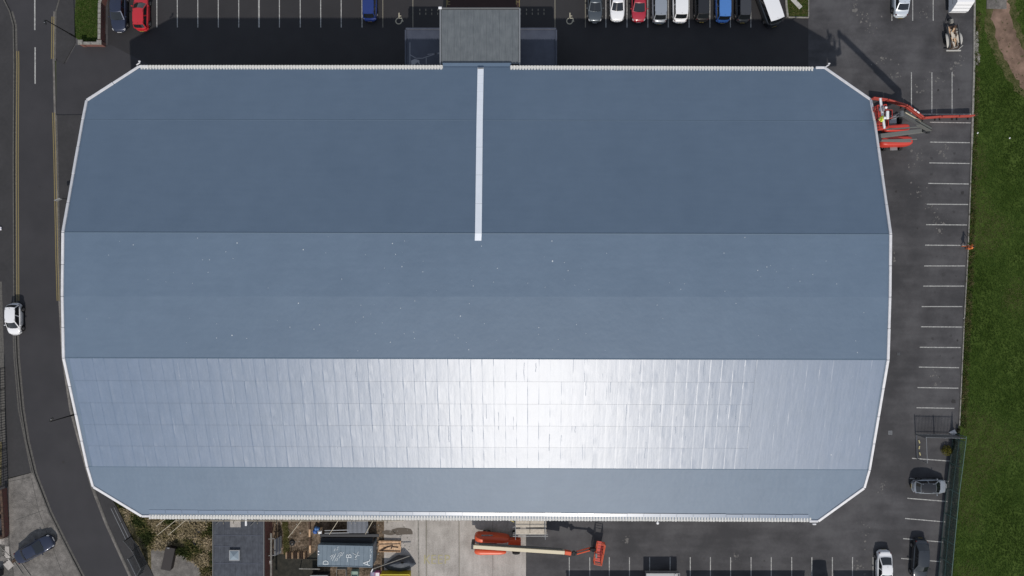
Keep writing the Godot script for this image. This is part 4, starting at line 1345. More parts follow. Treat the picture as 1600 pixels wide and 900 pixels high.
func basket(t, c: Vector3, ax: Vector3, ln: float, wd: float, mat, floor_mat):
	var sx = Vector3(ax.z, 0, -ax.x)
	var bs = Basis(sx, Vector3.UP, ax)
	var f = Geo.new()
	f.box(c, Vector3(wd, 0.06, ln), 0.01, bs)
	var fo = part("platform", f, floor_mat, t)
	for k in 7:
		var b = Geo.new()
		b.box(c + ax * ln * (k - 3) / 7.2 + Vector3(0, 0.035, 0), Vector3(wd * 0.92, 0.014, 0.03), 0.0, bs)
		part("tread_bar", b, M.dark_steel, fo)
	for y in [0.5, 0.8, 1.1]:
		var r = Geo.new()
		var cs = []
		for q in [[-1, -1], [1, -1], [1, 1], [-1, 1]]: cs.append(c + sx * q[0] * wd * 0.5 + ax * q[1] * ln * 0.5 + Vector3(0, y, 0))
		for k in 4: r.cyl(cs[k], cs[(k + 1) % 4], 0.028 if y < 1.0 else 0.036, -1, 8)
		part("guard_rail", r, mat, t)
	for q in [[-1, -1], [1, -1], [1, 1], [-1, 1], [-1, 0], [1, 0]]:
		var p = Geo.new()
		var b = c + sx * q[0] * wd * 0.5 + ax * q[1] * ln * 0.5
		p.cyl(b, b + Vector3(0, 1.1, 0), 0.028, -1, 8)
		part("rail_post", p, mat, t)
	for s in [-1, 1]:
		var k = Geo.new()
		k.box(c + sx * s * wd * 0.5 + Vector3(0, 0.12, 0), Vector3(0.02, 0.16, ln), 0.0, bs)
		part("toe_board", k, mat, t)
	return fo

func make_lifts():
	# the orange lift lying along the south side
	var t = thing("boom_lift", "orange boom lift with a long cream boom lowered along the south side", "boom lift", Vector3.ZERO, 0, "boom lifts around the hall")
	var ax = Vector3(1, 0, 0); var sz = Vector3(0, 0, 1)
	var cc = W(783.5, 845)
	var ch = Geo.new()
	ch.box(cc + Vector3(0, 0.62, 0), Vector3(4.0, 0.4, 1.1), 0.06)
	part("chassis", ch, M.dark_steel, t)
	wheels4(t, cc, ax, sz, 1.72, 1.12, 0.44)
	part("engine_cover", cowl(W(741.5, 841, 1.9), W(796, 844.5, 1.9), 1.15, 0.85, 2.05, 0.92, 0.72), M.orange, t)
	var eb = Geo.new()
	eb.box(W(804, 846.5, 1.3), Vector3(1.45, 1.0, 0.72), 0.06)
	part("counter_box", eb, M.orange, t)
	var ebp = Geo.new()
	ebp.box(W(761, 836.5, 2.05), Vector3(1.3, 0.05, 0.16), 0.015)
	part("vent_panel", ebp, M.coping, t)
	part("tank_cover", cowl(W(741, 862.5, 1.5), W(791, 863.5, 1.5), 0.85, 0.75, 1.6, 0.95, 0.6), M.orange, t)
	var tr = Geo.new()
	tr.cyl(cc + Vector3(0, 0.75, 0), cc + Vector3(0, 1.0, 0), 0.62, 0.55, 20)
	part("turntable", tr, M.dark_steel, t)
	var b0 = W(739.5, 853.3, 3.0); var b1 = W(882, 862.5, 2.45)
	var bm = Geo.new()
	bm.beam(b0, b1, 0.42, 0.5, 0.03)
	part("main_boom", bm, M.cream, t)
	var b2 = Geo.new()
	b2.beam(b0.lerp(b1, 0.1) + Vector3(0, -0.56, 0.05), b0.lerp(b1, 0.97) + Vector3(0, -0.5, 0.12), 0.44, 0.4, 0.03)
	part("lower_boom", b2, M.orange, t)
	var b3 = Geo.new()
	b3.beam(b0.lerp(b1, 0.06) + Vector3(0, -0.1, -0.3), b0.lerp(b1, 0.98) + Vector3(0, -0.1, -0.27), 0.1, 0.3, 0.02)
	part("cable_tray", b3, M.boom_grey, t)
	var e0 = Geo.new()
	e0.box(b0 + Vector3(-0.05, -0.6, 0), Vector3(0.35, 1.6, 0.6), 0.04)
	part("boom_riser", e0, M.dark_steel, t)
	var tip = Geo.new()
	var b4 = W(892, 864, 2.35)
	tip.beam(b1, b4, 0.44, 0.5, 0.04)
	part("boom_tip", tip, M.orange, t)
	var kn = Geo.new()
	var j0 = W(896.5, 864.5, 2.2)
	kn.cyl(j0 + Vector3(0, 0, -0.25), j0 + Vector3(0, 0, 0.25), 0.16, -1, 12)
	kn.beam(b4, W(901, 864, 2.1), 0.22, 0.22, 0.02)
	part("knuckle", kn, M.black, t)
	var j1 = W(901, 863.7, 2.1); var j2 = W(921.5, 858, 1.7)
	for s in [-1, 1]:
		var jb = Geo.new()
		jb.beam(j1 + Vector3(0, 0.1 * s, 0.11 * s), j2 + Vector3(0, 0.1 * s, 0.11 * s), 0.13, 0.14, 0.015)
		part("jib_arm", jb, M.orange, t)
	var k2 = Geo.new()
	k2.beam(j2, W(930, 858, 1.35), 0.3, 0.4, 0.03)
	part("basket_bracket", k2, M.black, t)
	var bax = Vector3(-0.19, 0, 0.98).normalized()
	var bc = W(935.3, 861.5, 0.75)
	basket(t, bc, bax, 2.35, 0.88, M.orange, M.lift_red)
	var cp = Geo.new()
	cp.box(bc + Vector3(-0.4, 1.0, 0.1), Vector3(0.25, 0.3, 0.6), 0.04)
	part("control_box", cp, M.steel, t)

	# the grey and red lift reaching up to the north-east corner
	var u = thing("boom_lift", "red lift with folded grey boom raising two workers to the roof corner", "boom lift", Vector3.ZERO, 0, "boom lifts around the hall")
	var c2 = W(1389.5, 210)
	var zx = Vector3(0.03, 0, 1).normalized(); var xx = Vector3(zx.z, 0, -zx.x)
	var hb = Geo.new()
	hb.box(c2 + Vector3(0, 0.62, 0), Vector3(0.9, 0.36, 3.6), 0.05, Basis(xx, Vector3.UP, zx))
	part("chassis", hb, M.steel, u)
	wheels4(u, c2, zx, xx, 1.55, 0.92, 0.44)
	for e in [-1, 1]:
		var pl = Geo.new()
		pl.box(c2 + zx * e * 1.55 + Vector3(0, 0.84, 0), Vector3(0.85, 0.06, 0.95), 0.015, Basis(xx, Vector3.UP, zx))
		part("deck_plate", pl, M.galv, u)
	var tt = Geo.new()
	tt.cyl(c2 + Vector3(0, 0.8, 0), c2 + Vector3(0, 1.1, 0), 0.65, 0.6, 20)
	part("turntable", tt, M.dark_steel, u)
	part("engine_cover", cowl(W(1377, 220.5, 1.8), W(1427.5, 219.5, 1.8), 1.2, 0.9, 1.95, 1.0, 0.92), M.lift_red, u)
	part("tank_cover", cowl(W(1382, 201, 1.6), W(1422, 198.5, 1.6), 0.95, 0.9, 1.75, 0.8, 0.95), M.lift_red, u)
	var bb = Geo.new()
	bb.box(W(1400, 210, 1.2), Vector3(2.6, 0.5, 0.75), 0.05)
	part("turret", bb, M.dark_steel, u)
	var rA = W(1371, 213, 3.2); var el = W(1448, 203.5, 5.0)
	var lows = [[W(1423, 221, 1.75), W(1371, 219.5, 3.0), 0.24], [W(1371, 219, 3.4), W(1423, 221, 2.0) + Vector3(0, 1.2, 0), 0.14], [rA, el, 0.46], [rA + Vector3(0.6, 0.0, -0.75), el + Vector3(-0.3, 0.0, -0.4), 0.16]]
	for q in lows:
		var g = Geo.new()
		g.beam(q[0], q[1], q[2], q[2] * 1.1, 0.03)
		part("riser_arm", g, M.boom_grey, u)
	var rk = Geo.new()
	rk.box(W(1371, 216, 3.1), Vector3(0.5, 0.9, 0.9), 0.05)
	part("riser_link", rk, M.dark_steel, u)
	var kk = Geo.new()
	kk.cyl(el + Vector3(0.05, 0.1, -0.35), el + Vector3(0.05, 0.1, 0.35), 0.22, -1, 14)
	kk.box(el + Vector3(-0.2, 0.05, 0), Vector3(0.7, 0.4, 0.5), 0.05)
	part("elbow", kk, M.dark_steel, u)
	var top = W(1409, 178, 12.2)
	var ub = Geo.new()
	var ue = el + Vector3(0.1, 0.3, -0.05)
	ub.beam(ue, ue.lerp(top, 0.42), 0.46, 0.48, 0.03)
	part("main_boom", ub, M.boom_grey, u)
	var ub2 = Geo.new()
	ub2.beam(ue.lerp(top, 0.4), top, 0.34, 0.38, 0.03)
	part("inner_boom", ub2, M.steel, u)
	for s in [-1, 1]:
		var hs = Geo.new()
		hs.tube([ue + Vector3(0.1, 0.3, 0.16 * s), ue.lerp(top, 0.4) + Vector3(0.1, 0.3, 0.16 * s), ue.lerp(top, 0.6) + Vector3(0.1, 0.22, 0.1 * s)], 0.025, 6)
		part("hose", hs, M.black, u)
	var un = Geo.new()
	un.beam((el + Vector3(0.1, 0.3, -0.05)).lerp(top, 0.2) + Vector3(0.15, 0.1, -0.2), top.lerp(el, 0.06) + Vector3(0.15, 0.1, -0.2), 0.1, 0.12, 0.015)
	part("cable_tray", un, M.cream, u)
	var tk = Geo.new()
	tk.cyl(top + Vector3(0, 0, -0.28), top + Vector3(0, 0, 0.28), 0.2, -1, 12)
	part("knuckle", tk, M.steel, u)
	var jb0 = top; var jb1 = Vector3(38.95, 10.1, -17.5)
	for s in [-1, 1]:
		var g = Geo.new()
		g.beam(jb0 + Vector3(0, 0, 0.12 * s), jb1 + Vector3(0, 0, 0.12 * s), 0.1, 0.12, 0.01)
		part("jib_arm", g, M.galv, u)
	var br = Geo.new()
	br.beam(jb1, Vector3(38.45, 9.8, -17.5), 0.4, 0.5, 0.03)
	part("basket_bracket", br, M.dark_steel, u)
	var bc2 = Vector3(37.87, 9.5, -17.5)
	var bax2 = Vector3(0.1, 0, 0.99).normalized()
	basket(u, bc2, bax2, 2.4, 0.92, M.lift_red, M.barrier)
	var gt = Geo.new()
	var gc = bc2 + Vector3(0.62, 1.1, -0.25)
	for q in [[Vector3(-0.45, 0, -0.42), Vector3(0.3, 0, -0.42)], [Vector3(0.3, 0, -0.42), Vector3(0.3, 0, 0.42)], [Vector3(0.3, 0, 0.42), Vector3(-0.45, 0, 0.42)]]:
		gt.cyl(gc + q[0], gc + q[1], 0.03, -1, 8)
	part("basket_hoop", gt, M.lift_red, u)
	var co = Geo.new()
	co.box(bc2 + Vector3(0.42, 1.12, -0.15), Vector3(0.3, 0.22, 0.85), 0.05)
	part("control_box", co, M.white, u)
	var tb = Geo.new()
	tb.box(bc2 + Vector3(-0.3, 0.2, -0.85), Vector3(0.4, 0.35, 0.55), 0.04, Basis(Vector3.UP, -0.5))
	single("tool_box", tb, plain(0.55, 0.12, 0.08, 0.5), "red tool box standing in the raised basket", "tool box")
	# the white length of gutter that the two men hold
	var gp = Geo.new()
	var p0 = W(1374.8, 153.5, 10.75); var p1 = W(1381.6, 201, 10.72)
	var d = (p1 - p0).normalized(); var s2 = Vector3(d.z, 0, -d.x)
	var pr = [[-0.1, 0.13], [-0.11, 0.0], [0.11, 0.0], [0.1, 0.13], [0.085, 0.13], [0.09, 0.02], [-0.09, 0.02], [-0.085, 0.13]]
	for k in pr.size():
		var a = pr[k]; var b = pr[(k + 1) % pr.size()]
		gp.quad(p0 + s2 * a[0] + Vector3(0, a[1], 0), p0 + s2 * b[0] + Vector3(0, b[1], 0), p1 + s2 * b[0] + Vector3(0, b[1], 0), p1 + s2 * a[0] + Vector3(0, a[1], 0))
	single("gutter_length", gp, M.white, "long white gutter length held across the raised basket", "gutter")

# ------------------------------------------------------------------ people
func soft_body(bones: Array, cell: float, blend: float) -> Geo:
	# bones: [from, to, radius from, radius to, colour]; one skin round all of them (surface nets)
	var lo = Vector3(1e9, 1e9, 1e9); var hi = -lo
	for b in bones:
		var r = max(b[2], b[3]) + cell * 4.0
		for p in [b[0], b[1]]:
			lo = lo.min(p - Vector3.ONE * r); hi = hi.max(p + Vector3.ONE * r)
	var nx = int((hi.x - lo.x) / cell) + 2; var ny = int((hi.y - lo.y) / cell) + 2; var nz = int((hi.z - lo.z) / cell) + 2
	var f = PackedFloat32Array(); f.resize(nx * ny * nz); f.fill(0.0)
	var nd = PackedFloat32Array(); nd.resize(nx * ny * nz); nd.fill(1e9)
	var who = PackedInt32Array(); who.resize(nx * ny * nz)
	for bi in bones.size():
		var b = bones[bi]
		var a: Vector3 = b[0]; var d: Vector3 = b[1] - b[0]
		var L2 = max(d.length_squared(), 1e-9)
		var r = max(b[2], b[3]) + cell * 3.0 + blend * 2.0
		var i0 = ((a.min(b[1]) - Vector3.ONE * r - lo) / cell).floor(); var i1 = ((a.max(b[1]) + Vector3.ONE * r - lo) / cell).ceil()
		for z in range(max(0, int(i0.z)), min(nz, int(i1.z) + 1)):
			for y in range(max(0, int(i0.y)), min(ny, int(i1.y) + 1)):
				for x in range(max(0, int(i0.x)), min(nx, int(i1.x) + 1)):
					var p = lo + Vector3(x, y, z) * cell - a
					var t = clampf(p.dot(d) / L2, 0.0, 1.0)
					var s = (p - d * t).length() - lerpf(b[2], b[3], t)
					var k = (z * ny + y) * nx + x
					f[k] += exp(-s / blend)
					if s < nd[k]: nd[k] = s; who[k] = bi
	for k in f.size(): f[k] = -blend * log(max(f[k], 1e-30))
	var at = {}
	var g = Geo.new(); g.coloured = true
	var pos = []; var colr = []
	var off = [0, 1, nx, nx + 1, nx * ny, nx * ny + 1, nx * ny + nx, nx * ny + nx + 1]
	for z in nz - 1:
		for y in ny - 1:
			for x in nx - 1:
				var k = (z * ny + y) * nx + x
				var m = 0
				for c in 8:
					if f[k + off[c]] < 0.0: m |= 1 << c
				if m == 0 or m == 255: continue
				var sum = Vector3.ZERO; var n = 0
				for e in [[0, 1], [2, 3], [4, 5], [6, 7], [0, 2], [1, 3], [4, 6], [5, 7], [0, 4], [1, 5], [2, 6], [3, 7]]:
					var v0 = f[k + off[e[0]]]; var v1 = f[k + off[e[1]]]
					if (v0 < 0.0) == (v1 < 0.0): continue
					var t = v0 / (v0 - v1)
					var c0 = Vector3(e[0] & 1, (e[0] >> 1) & 1, e[0] >> 2); var c1 = Vector3(e[1] & 1, (e[1] >> 1) & 1, e[1] >> 2)
					sum += c0.lerp(c1, t); n += 1
				at[k] = pos.size()
				pos.append(lo + (Vector3(x, y, z) + sum / n) * cell)
				colr.append(bones[who[k]][4])
	var nrm = []
	for i in pos.size(): nrm.append(Vector3.ZERO)
	var quads = []
	for k in at:
		var x = k % nx; var y = (k / nx) % ny; var z = k / (nx * ny)
		for ax in 3:
			var st = [1, nx, nx * ny][ax]
			var u = [nx, nx * ny, 1][ax]; var v = [nx * ny, 1, nx][ax]
			if (f[k] < 0.0) == (f[k + st] < 0.0): continue
			if not (at.has(k - u) and at.has(k - v) and at.has(k - u - v)): continue
			var q = [at[k - u - v], at[k - v], at[k], at[k - u]]
			if f[k] >= 0.0: q.reverse()
			quads.append(q)
	for q in quads:
		var n = (pos[q[1]] - pos[q[0]]).cross(pos[q[2]] - pos[q[0]]) + (pos[q[2]] - pos[q[0]]).cross(pos[q[3]] - pos[q[0]])
		for i in q: nrm[i] += n
	for q in quads:
		for tr in [[q[0], q[1], q[2]], [q[0], q[2], q[3]]]:
			for i in [tr[0], tr[2], tr[1]]:
				g.v.append(pos[i]); g.n.append(nrm[i].normalized()); g.uv.append(Vector2.ZERO); g.c.append(colr[i])
	return g

func hand_bones(wrist: Vector3, along: Vector3, palm_n: Vector3, thumb_side: float, col: Color) -> Array:
	var f = along.normalized(); var n = palm_n.normalized(); var s = n.cross(f).normalized() * thumb_side
	var out = []
	var knuckle = wrist + f * 0.09
	for k in 4: out.append([wrist + s * 0.012 * (1.5 - k), knuckle + s * 0.022 * (1.5 - k), 0.017, 0.013, col])
	var ln = [0.075, 0.083, 0.078, 0.06]
	for k in 4:
		var a = knuckle + s * 0.022 * (1.5 - k)
		var d = f
		for j in 3:
			d = (d + n * (0.55 + 0.06 * k)).normalized()
			var b = a + d * ln[k] * [0.45, 0.32, 0.23][j]
			out.append([a, b, 0.0095 - 0.001 * j, 0.0085 - 0.001 * j, col])
			a = b
	var th = wrist + f * 0.03 + s * 0.03
	var d2 = (f * 0.6 + s * 0.8 + n * 0.3).normalized()
	for j in 3:
		var b = th + d2 * [0.04, 0.032, 0.025][j]
		out.append([th, b, 0.014 - 0.002 * j, 0.012 - 0.002 * j, col])
		th = b
		d2 = (d2 + f * 0.35 + n * 0.45).normalized()
	return out

func person(label, at: Vector3, turn: float, pose: Dictionary, col: Dictionary, group = ""):
	var t = thing("person", label, "person", at, turn, group)
	var sk: Color = col.skin; var up: Color = col.top; var lo: Color = col.legs; var sh = Color(0.012, 0.011, 0.01)
	var P = pose
	var B = []
	var neck = P.neck; var pel = P.pelvis
	var mid = pel.lerp(neck, 0.5)
	var sd = P.side    # unit vector to the person's left
	B.append([pel + sd * 0.06, mid + sd * 0.05, 0.125, 0.12, up]); B.append([pel - sd * 0.06, mid - sd * 0.05, 0.125, 0.12, up])
	B.append([mid + sd * 0.05, neck.lerp(mid, 0.18) + sd * 0.1, 0.12, 0.105, up]); B.append([mid - sd * 0.05, neck.lerp(mid, 0.18) - sd * 0.1, 0.12, 0.105, up])
	B.append([pel + sd * 0.07, pel - sd * 0.07, 0.13, 0.13, lo])
	B.append([neck, P.head + (neck - P.head) * 0.3, 0.058, 0.055, sk])
	for k in 2:
		var s = 1.0 if k == 0 else -1.0
		var shd = neck.lerp(mid, 0.14) + sd * s * 0.185
		B.append([neck.lerp(mid, 0.1) + sd * s * 0.06, shd, 0.075, 0.07, up])
		B.append([shd, P.elbow[k], 0.066, 0.05, up])
		B.append([P.elbow[k], P.hand[k], 0.048, 0.036, up if col.get("sleeves", true) else sk])
		var hip = pel + sd * s * 0.1 - Vector3(0, 0.04, 0)
		B.append([hip, P.knee[k], 0.095, 0.065, lo])
		B.append([P.knee[k], P.foot[k] + Vector3(0, 0.08, 0), 0.062, 0.045, lo])
		B.append([P.foot[k] + Vector3(0, 0.045, 0) - P.face * 0.05, P.foot[k] + Vector3(0, 0.035, 0) + P.face * 0.17, 0.045, 0.036, sh])
	var g = soft_body(B, 0.018, 0.018)
	# hands and head each on a finer grid of their own, joined to the same skin
	for k in 2:
		var al = (P.hand[k] - P.elbow[k]).normalized()
		var pn = Vector3.DOWN if abs(al.y) < 0.8 else -sd * (1.0 if k == 0 else -1.0)
		var h = soft_body(hand_bones(P.hand[k] + al * 0.01, al, pn, 1.0 if k == 0 else -1.0, sk), 0.005, 0.004)
		g.v.append_array(h.v); g.n.append_array(h.n); g.uv.append_array(h.uv); g.c.append_array(h.c)
	var hd: Vector3 = P.head; var fc: Vector3 = P.face
	var upv = (hd - neck).normalized()
	var hb = [[hd + upv * 0.03 - fc * 0.02, hd + upv * 0.035 + fc * 0.02, 0.088, 0.085, sk], [hd - upv * 0.05 + fc * 0.045, hd - upv * 0.085 + fc * 0.055, 0.058, 0.042, sk],
		[hd + fc * 0.095, hd - upv * 0.035 + fc * 0.118, 0.011, 0.016, sk], [hd - upv * 0.06 + fc * 0.098 + sd * 0.018, hd - upv * 0.06 + fc * 0.098 - sd * 0.018, 0.008, 0.008, Color(0.3, 0.12, 0.1)]]
	for s in [-1, 1]:
		hb.append([hd + sd * s * 0.088 + upv * 0.012, hd + sd * s * 0.09 - upv * 0.02, 0.014, 0.011, sk])
		hb.append([hd + fc * 0.088 + sd * s * 0.032 + upv * 0.012, hd + fc * 0.09 + sd * s * 0.032 + upv * 0.012, 0.009, 0.008, Color(0.03, 0.025, 0.02)])
	var hg = soft_body(hb, 0.007, 0.01)
	g.v.append_array(hg.v); g.n.append_array(hg.n); g.uv.append_array(hg.uv); g.c.append_array(hg.c)
	part("body", g, M.person, t)
	if col.has("helmet"):
		var hm = Geo.new()
		hm.dome(Vector3.ZERO, Vector3(0.125, 0.125, 0.15), 16, 0.0)
		hm.cyl(Vector3(0, -0.012, 0.03), Vector3(0, 0.004, 0.03), 0.15, 0.135, 16)
		hm.beam(Vector3(0, 0.122, -0.1), Vector3(0, 0.122, 0.1), 0.03, 0.02, 0.006)
		var ho = part("helmet", hm, col.helmet, t)
		ho.position = hd + upv * 0.06
		ho.basis = Basis(upv.cross(fc).normalized(), upv, fc - upv * fc.dot(upv)).orthonormalized()
	else:
		var hr = soft_body([[hd + upv * 0.06 - fc * 0.03, hd + upv * 0.05 + fc * 0.02, 0.082, 0.08, Color(0.02, 0.014, 0.01)], [hd - fc * 0.05, hd + upv * 0.02 - fc * 0.05, 0.062, 0.075, Color(0.02, 0.014, 0.01)]], 0.009, 0.012)
		part("hair", hr, M.person, t)
	if col.has("band"):
		var vb = Geo.new()
		var cen = pel.lerp(neck, 0.35)
		vb.torus(cen, (neck - pel).normalized(), 0.165, 0.022, 20, 6)
		part("reflective_band", vb, M.galv, t)
	return t

func make_people():
	var sk = Color(0.42, 0.25, 0.18)
	var f = Vector3(0, 0, 1)
	# hi-vis worker near the middle of the basket, holding the gutter
	person("worker in yellow hi-vis jacket and white helmet standing in the raised basket", Vector3(37.52, 9.54, -17.25), deg_to_rad(80), {pelvis = Vector3(0, 0.95, 0), neck = Vector3(0, 1.47, 0.12), head = Vector3(0, 1.62, 0.17), side = Vector3(1, 0, 0), face = Vector3(0, -0.35, 0.94).normalized(),
		elbow = [Vector3(0.28, 1.2, 0.1), Vector3(-0.28, 1.2, 0.1)], hand = [Vector3(0.22, 1.18, 0.3), Vector3(-0.22, 1.18, 0.3)], knee = [Vector3(0.12, 0.5, 0.03), Vector3(-0.12, 0.5, 0.03)], foot = [Vector3(0.13, 0.0, 0), Vector3(-0.13, 0.0, 0)]},
		{skin = sk, top = Color(0.62, 0.7, 0.06), legs = Color(0.02, 0.022, 0.03), helmet = M.white, band = true}, "workers in the raised basket")
	person("worker in a grey top and white helmet at the far end of the raised basket", Vector3(37.55, 9.54, -18.25), deg_to_rad(95), {pelvis = Vector3(0, 0.95, 0), neck = Vector3(0, 1.44, 0.2), head = Vector3(0, 1.59, 0.27), side = Vector3(1, 0, 0), face = Vector3(0, -0.4, 0.9).normalized(),
		elbow = [Vector3(0.28, 1.18, 0.12), Vector3(-0.28, 1.18, 0.12)], hand = [Vector3(0.18, 1.17, 0.32), Vector3(-0.18, 1.17, 0.32)], knee = [Vector3(0.12, 0.5, 0.03), Vector3(-0.12, 0.5, 0.03)], foot = [Vector3(0.13, 0.0, 0), Vector3(-0.13, 0.0, 0)]},
		{skin = sk, top = Color(0.2, 0.2, 0.23), legs = Color(0.03, 0.03, 0.04), helmet = M.white}, "workers in the raised basket")
	person("worker in orange hi-vis clothes walking along the field kerb", W(1506, 386.5, 0.07), deg_to_rad(80), {pelvis = Vector3(0, 0.93, 0), neck = Vector3(0, 1.47, 0.05), head = Vector3(0, 1.63, 0.08), side = Vector3(1, 0, 0), face = Vector3(0, -0.1, 0.99).normalized(),
		elbow = [Vector3(0.3, 1.2, 0.12), Vector3(-0.3, 1.2, -0.14)], hand = [Vector3(0.28, 1.0, 0.3), Vector3(-0.3, 0.97, -0.1)], knee = [Vector3(0.1, 0.5, -0.05), Vector3(-0.1, 0.52, 0.2)], foot = [Vector3(0.1, 0.0, -0.3), Vector3(-0.1, 0.0, 0.22)]},
		{skin = sk, top = Color(0.75, 0.2, 0.05), legs = Color(0.6, 0.16, 0.05), band = true})

# ------------------------------------------------------------------ barriers, lamps, fences, yard
func make_barriers():
	var pts = [[1357.5, 155.5], [1381, 158.5], [1412, 168], [1437, 186.5], [1464, 184.5], [1491, 184], [1515.5, 183.2]]
	var names = ["at the hall corner", "under the lift basket", "bending round the lift", "beside the empty bay lines", "in the middle of the straight run", "against the field kerb"]
	for k in pts.size() - 1:
		var a = W(pts[k][0], pts[k][1]); var b = W(pts[k + 1][0], pts[k + 1][1])
		var d = (b - a).normalized()
		a += d * 0.05; b -= d * 0.05
		var t = thing("barrier", "red plastic barrier section " + names[k], "barrier", Vector3.ZERO, 0, "red barriers closing off the lift")
		var ln = a.distance_to(b)
		for y in [0.84, 0.42]:
			var g = Geo.new()
			g.beam(a + Vector3(0, y, 0), b + Vector3(0, y, 0), 0.17, 0.36, 0.04)
			part("rail", g, M.barrier, t)
		var n = 5
		for q in n + 1:
			var g = Geo.new()
			var p = a.lerp(b, q / float(n))
			g.beam(p + Vector3(0, 0.1, 0), p + Vector3(0, 0.98, 0), 0.06, 0.06, 0.01)
			part("upright", g, M.barrier, t)
		for q in [0.12, 0.88]:
			var p = a.lerp(b, q)
			var s = Vector3(-d.z, 0, d.x)
			var g = Geo.new()
			g.beam(p - s * 0.3 + Vector3(0, 0.05, 0), p + s * 0.3 + Vector3(0, 0.05, 0), 0.14, 0.09, 0.02)
			part("foot", g, M.black, t)
		if k == 2:
			for q in [0.4, 0.6]:
				var g = Geo.new()
				g.box(a.lerp(b, q) + Vector3(0, 1.04, 0), Vector3(0.35, 0.03, 0.14), 0.01, Basis(Vector3.UP, -atan2(d.z, d.x)))
				part("white_label", g, M.white, t)

func lamp(label, base: Vector3, top: Vector3, m):
	var t = thing("street_lamp", label, "street lamp", Vector3.ZERO, 0, "street lamps beside the road")
	var elbow = Vector3(base.x, top.y - 0.35, base.z)
	var g = Geo.new()
	g.cyl(base, base + Vector3(0, 1.1, 0), 0.1, 0.1, 12)
	g.cyl(base + Vector3(0, 1.1, 0), elbow, 0.07, 0.045, 12)
	part("column", g, m, t)
	var ar = Geo.new()
	var mid = (elbow + top) * 0.5 + Vector3(0, 0.14, 0)
	ar.tube([elbow, elbow.lerp(mid, 0.5) + Vector3(0, 0.06, 0), mid, top], 0.04, 8)
	part("arm", ar, m, t)
	var d = (top - elbow); d.y = 0; d = d.normalized()
	var hd = Geo.new()
	hd.dome(Vector3.ZERO, Vector3(0.13, 0.1, 0.3), 12, -0.4)
	var ho = part("lamp_head", hd, m, t)
	ho.position = top + d * 0.12
	ho.basis = Basis(Vector3.UP.cross(d), Vector3.UP, d)
	var cell = Geo.new()
	cell.cyl(Vector3(0, 0.09, 0.05), Vector3(0, 0.16, 0.05), 0.05, 0.045, 10)
	part("photocell", cell, M.galv, ho)

func make_lamps():
	lamp("street lamp at the corner of the north grass island", W(118, 58, 0.1), W(70, 33.5, 5.6), M.black)
	lamp("street lamp leaning in from the pavement beside the hall's west end", W(119, 647, 0.1), W(79, 656.5, 5.0), M.black)
	# small pale bracket sign beside the hall
	var t = thing("sign_post", "slim pale signpost on the west pavement next to the hall", "sign post")
	var p = W(104, 311, 0.1)
	var g = Geo.new()
	g.cyl(p, W(97, 309.5, 2.4) + Vector3(0.0, 0, 0), 0.035, -1, 8)
	part("post", g, M.dark_steel, t)
	var s = Geo.new()
	s.box(W(91, 312, 2.35), Vector3(0.72, 0.4, 0.06), 0.01, Basis(Vector3.UP, 0.35) * Basis(Vector3.RIGHT, -0.2))
	part("sign_plate", s, M.galv, t)
	var wb = Geo.new()
	wb.box(W(1244.5, 5, 0.22), Vector3(0.5, 0.05, 1.5), 0.01, Basis(Vector3.UP, 0.75))
	single("white_board", wb, M.dull_white, "white board lying on the small grass island by the vans", "board")
	# small white thing on the west pavement edge
	var q = Geo.new()
	q.box(W(0.5, 357, 0.2), Vector3(0.3, 0.2, 0.4), 0.05)
	q.box(W(1.5, 358, 0.3), Vector3(0.12, 0.1, 0.1), 0.02)
	single("litter", q, M.white, "small white bag on the west pavement at the left edge", "litter")

func rail_fence(called, label, pts, h, mat, post_every, bars, bar_gap, group = "", rails = [0.12, 0.92]):
	var t = thing(called, label, "fence", Vector3.ZERO, 0, group)
	var many = 0
	var bg = Geo.new()
	for k in pts.size() - 1:
		var a = pts[k]; var b = pts[k + 1]
		var ln = a.distance_to(b)
		var n = max(1, int(round(ln / post_every)))
		for q in n + (1 if k == pts.size() - 2 else 0):
			var p = a.lerp(b, q / float(n))
			var g = Geo.new()
			g.beam(p, p + Vector3(0, h, 0), 0.08, 0.08, 0.01)
			part("post", g, mat, t)
		for r in rails:
			var g = Geo.new()
			g.beam(a + Vector3(0, h * r, 0), b + Vector3(0, h * r, 0), 0.05, 0.05, 0.008)
			part("rail", g, mat, t)
		if bars:
			var m = int(ln / bar_gap)
			for q in m:
				var p = a.lerp(b, (q + 0.5) / m)
				bg.beam(p + Vector3(0, 0.08, 0), p + Vector3(0, h * 0.98, 0), 0.045, 0.05)
				many += 1
	if many > 0: part("bars", bg, mat, t, "stuff")
	return t

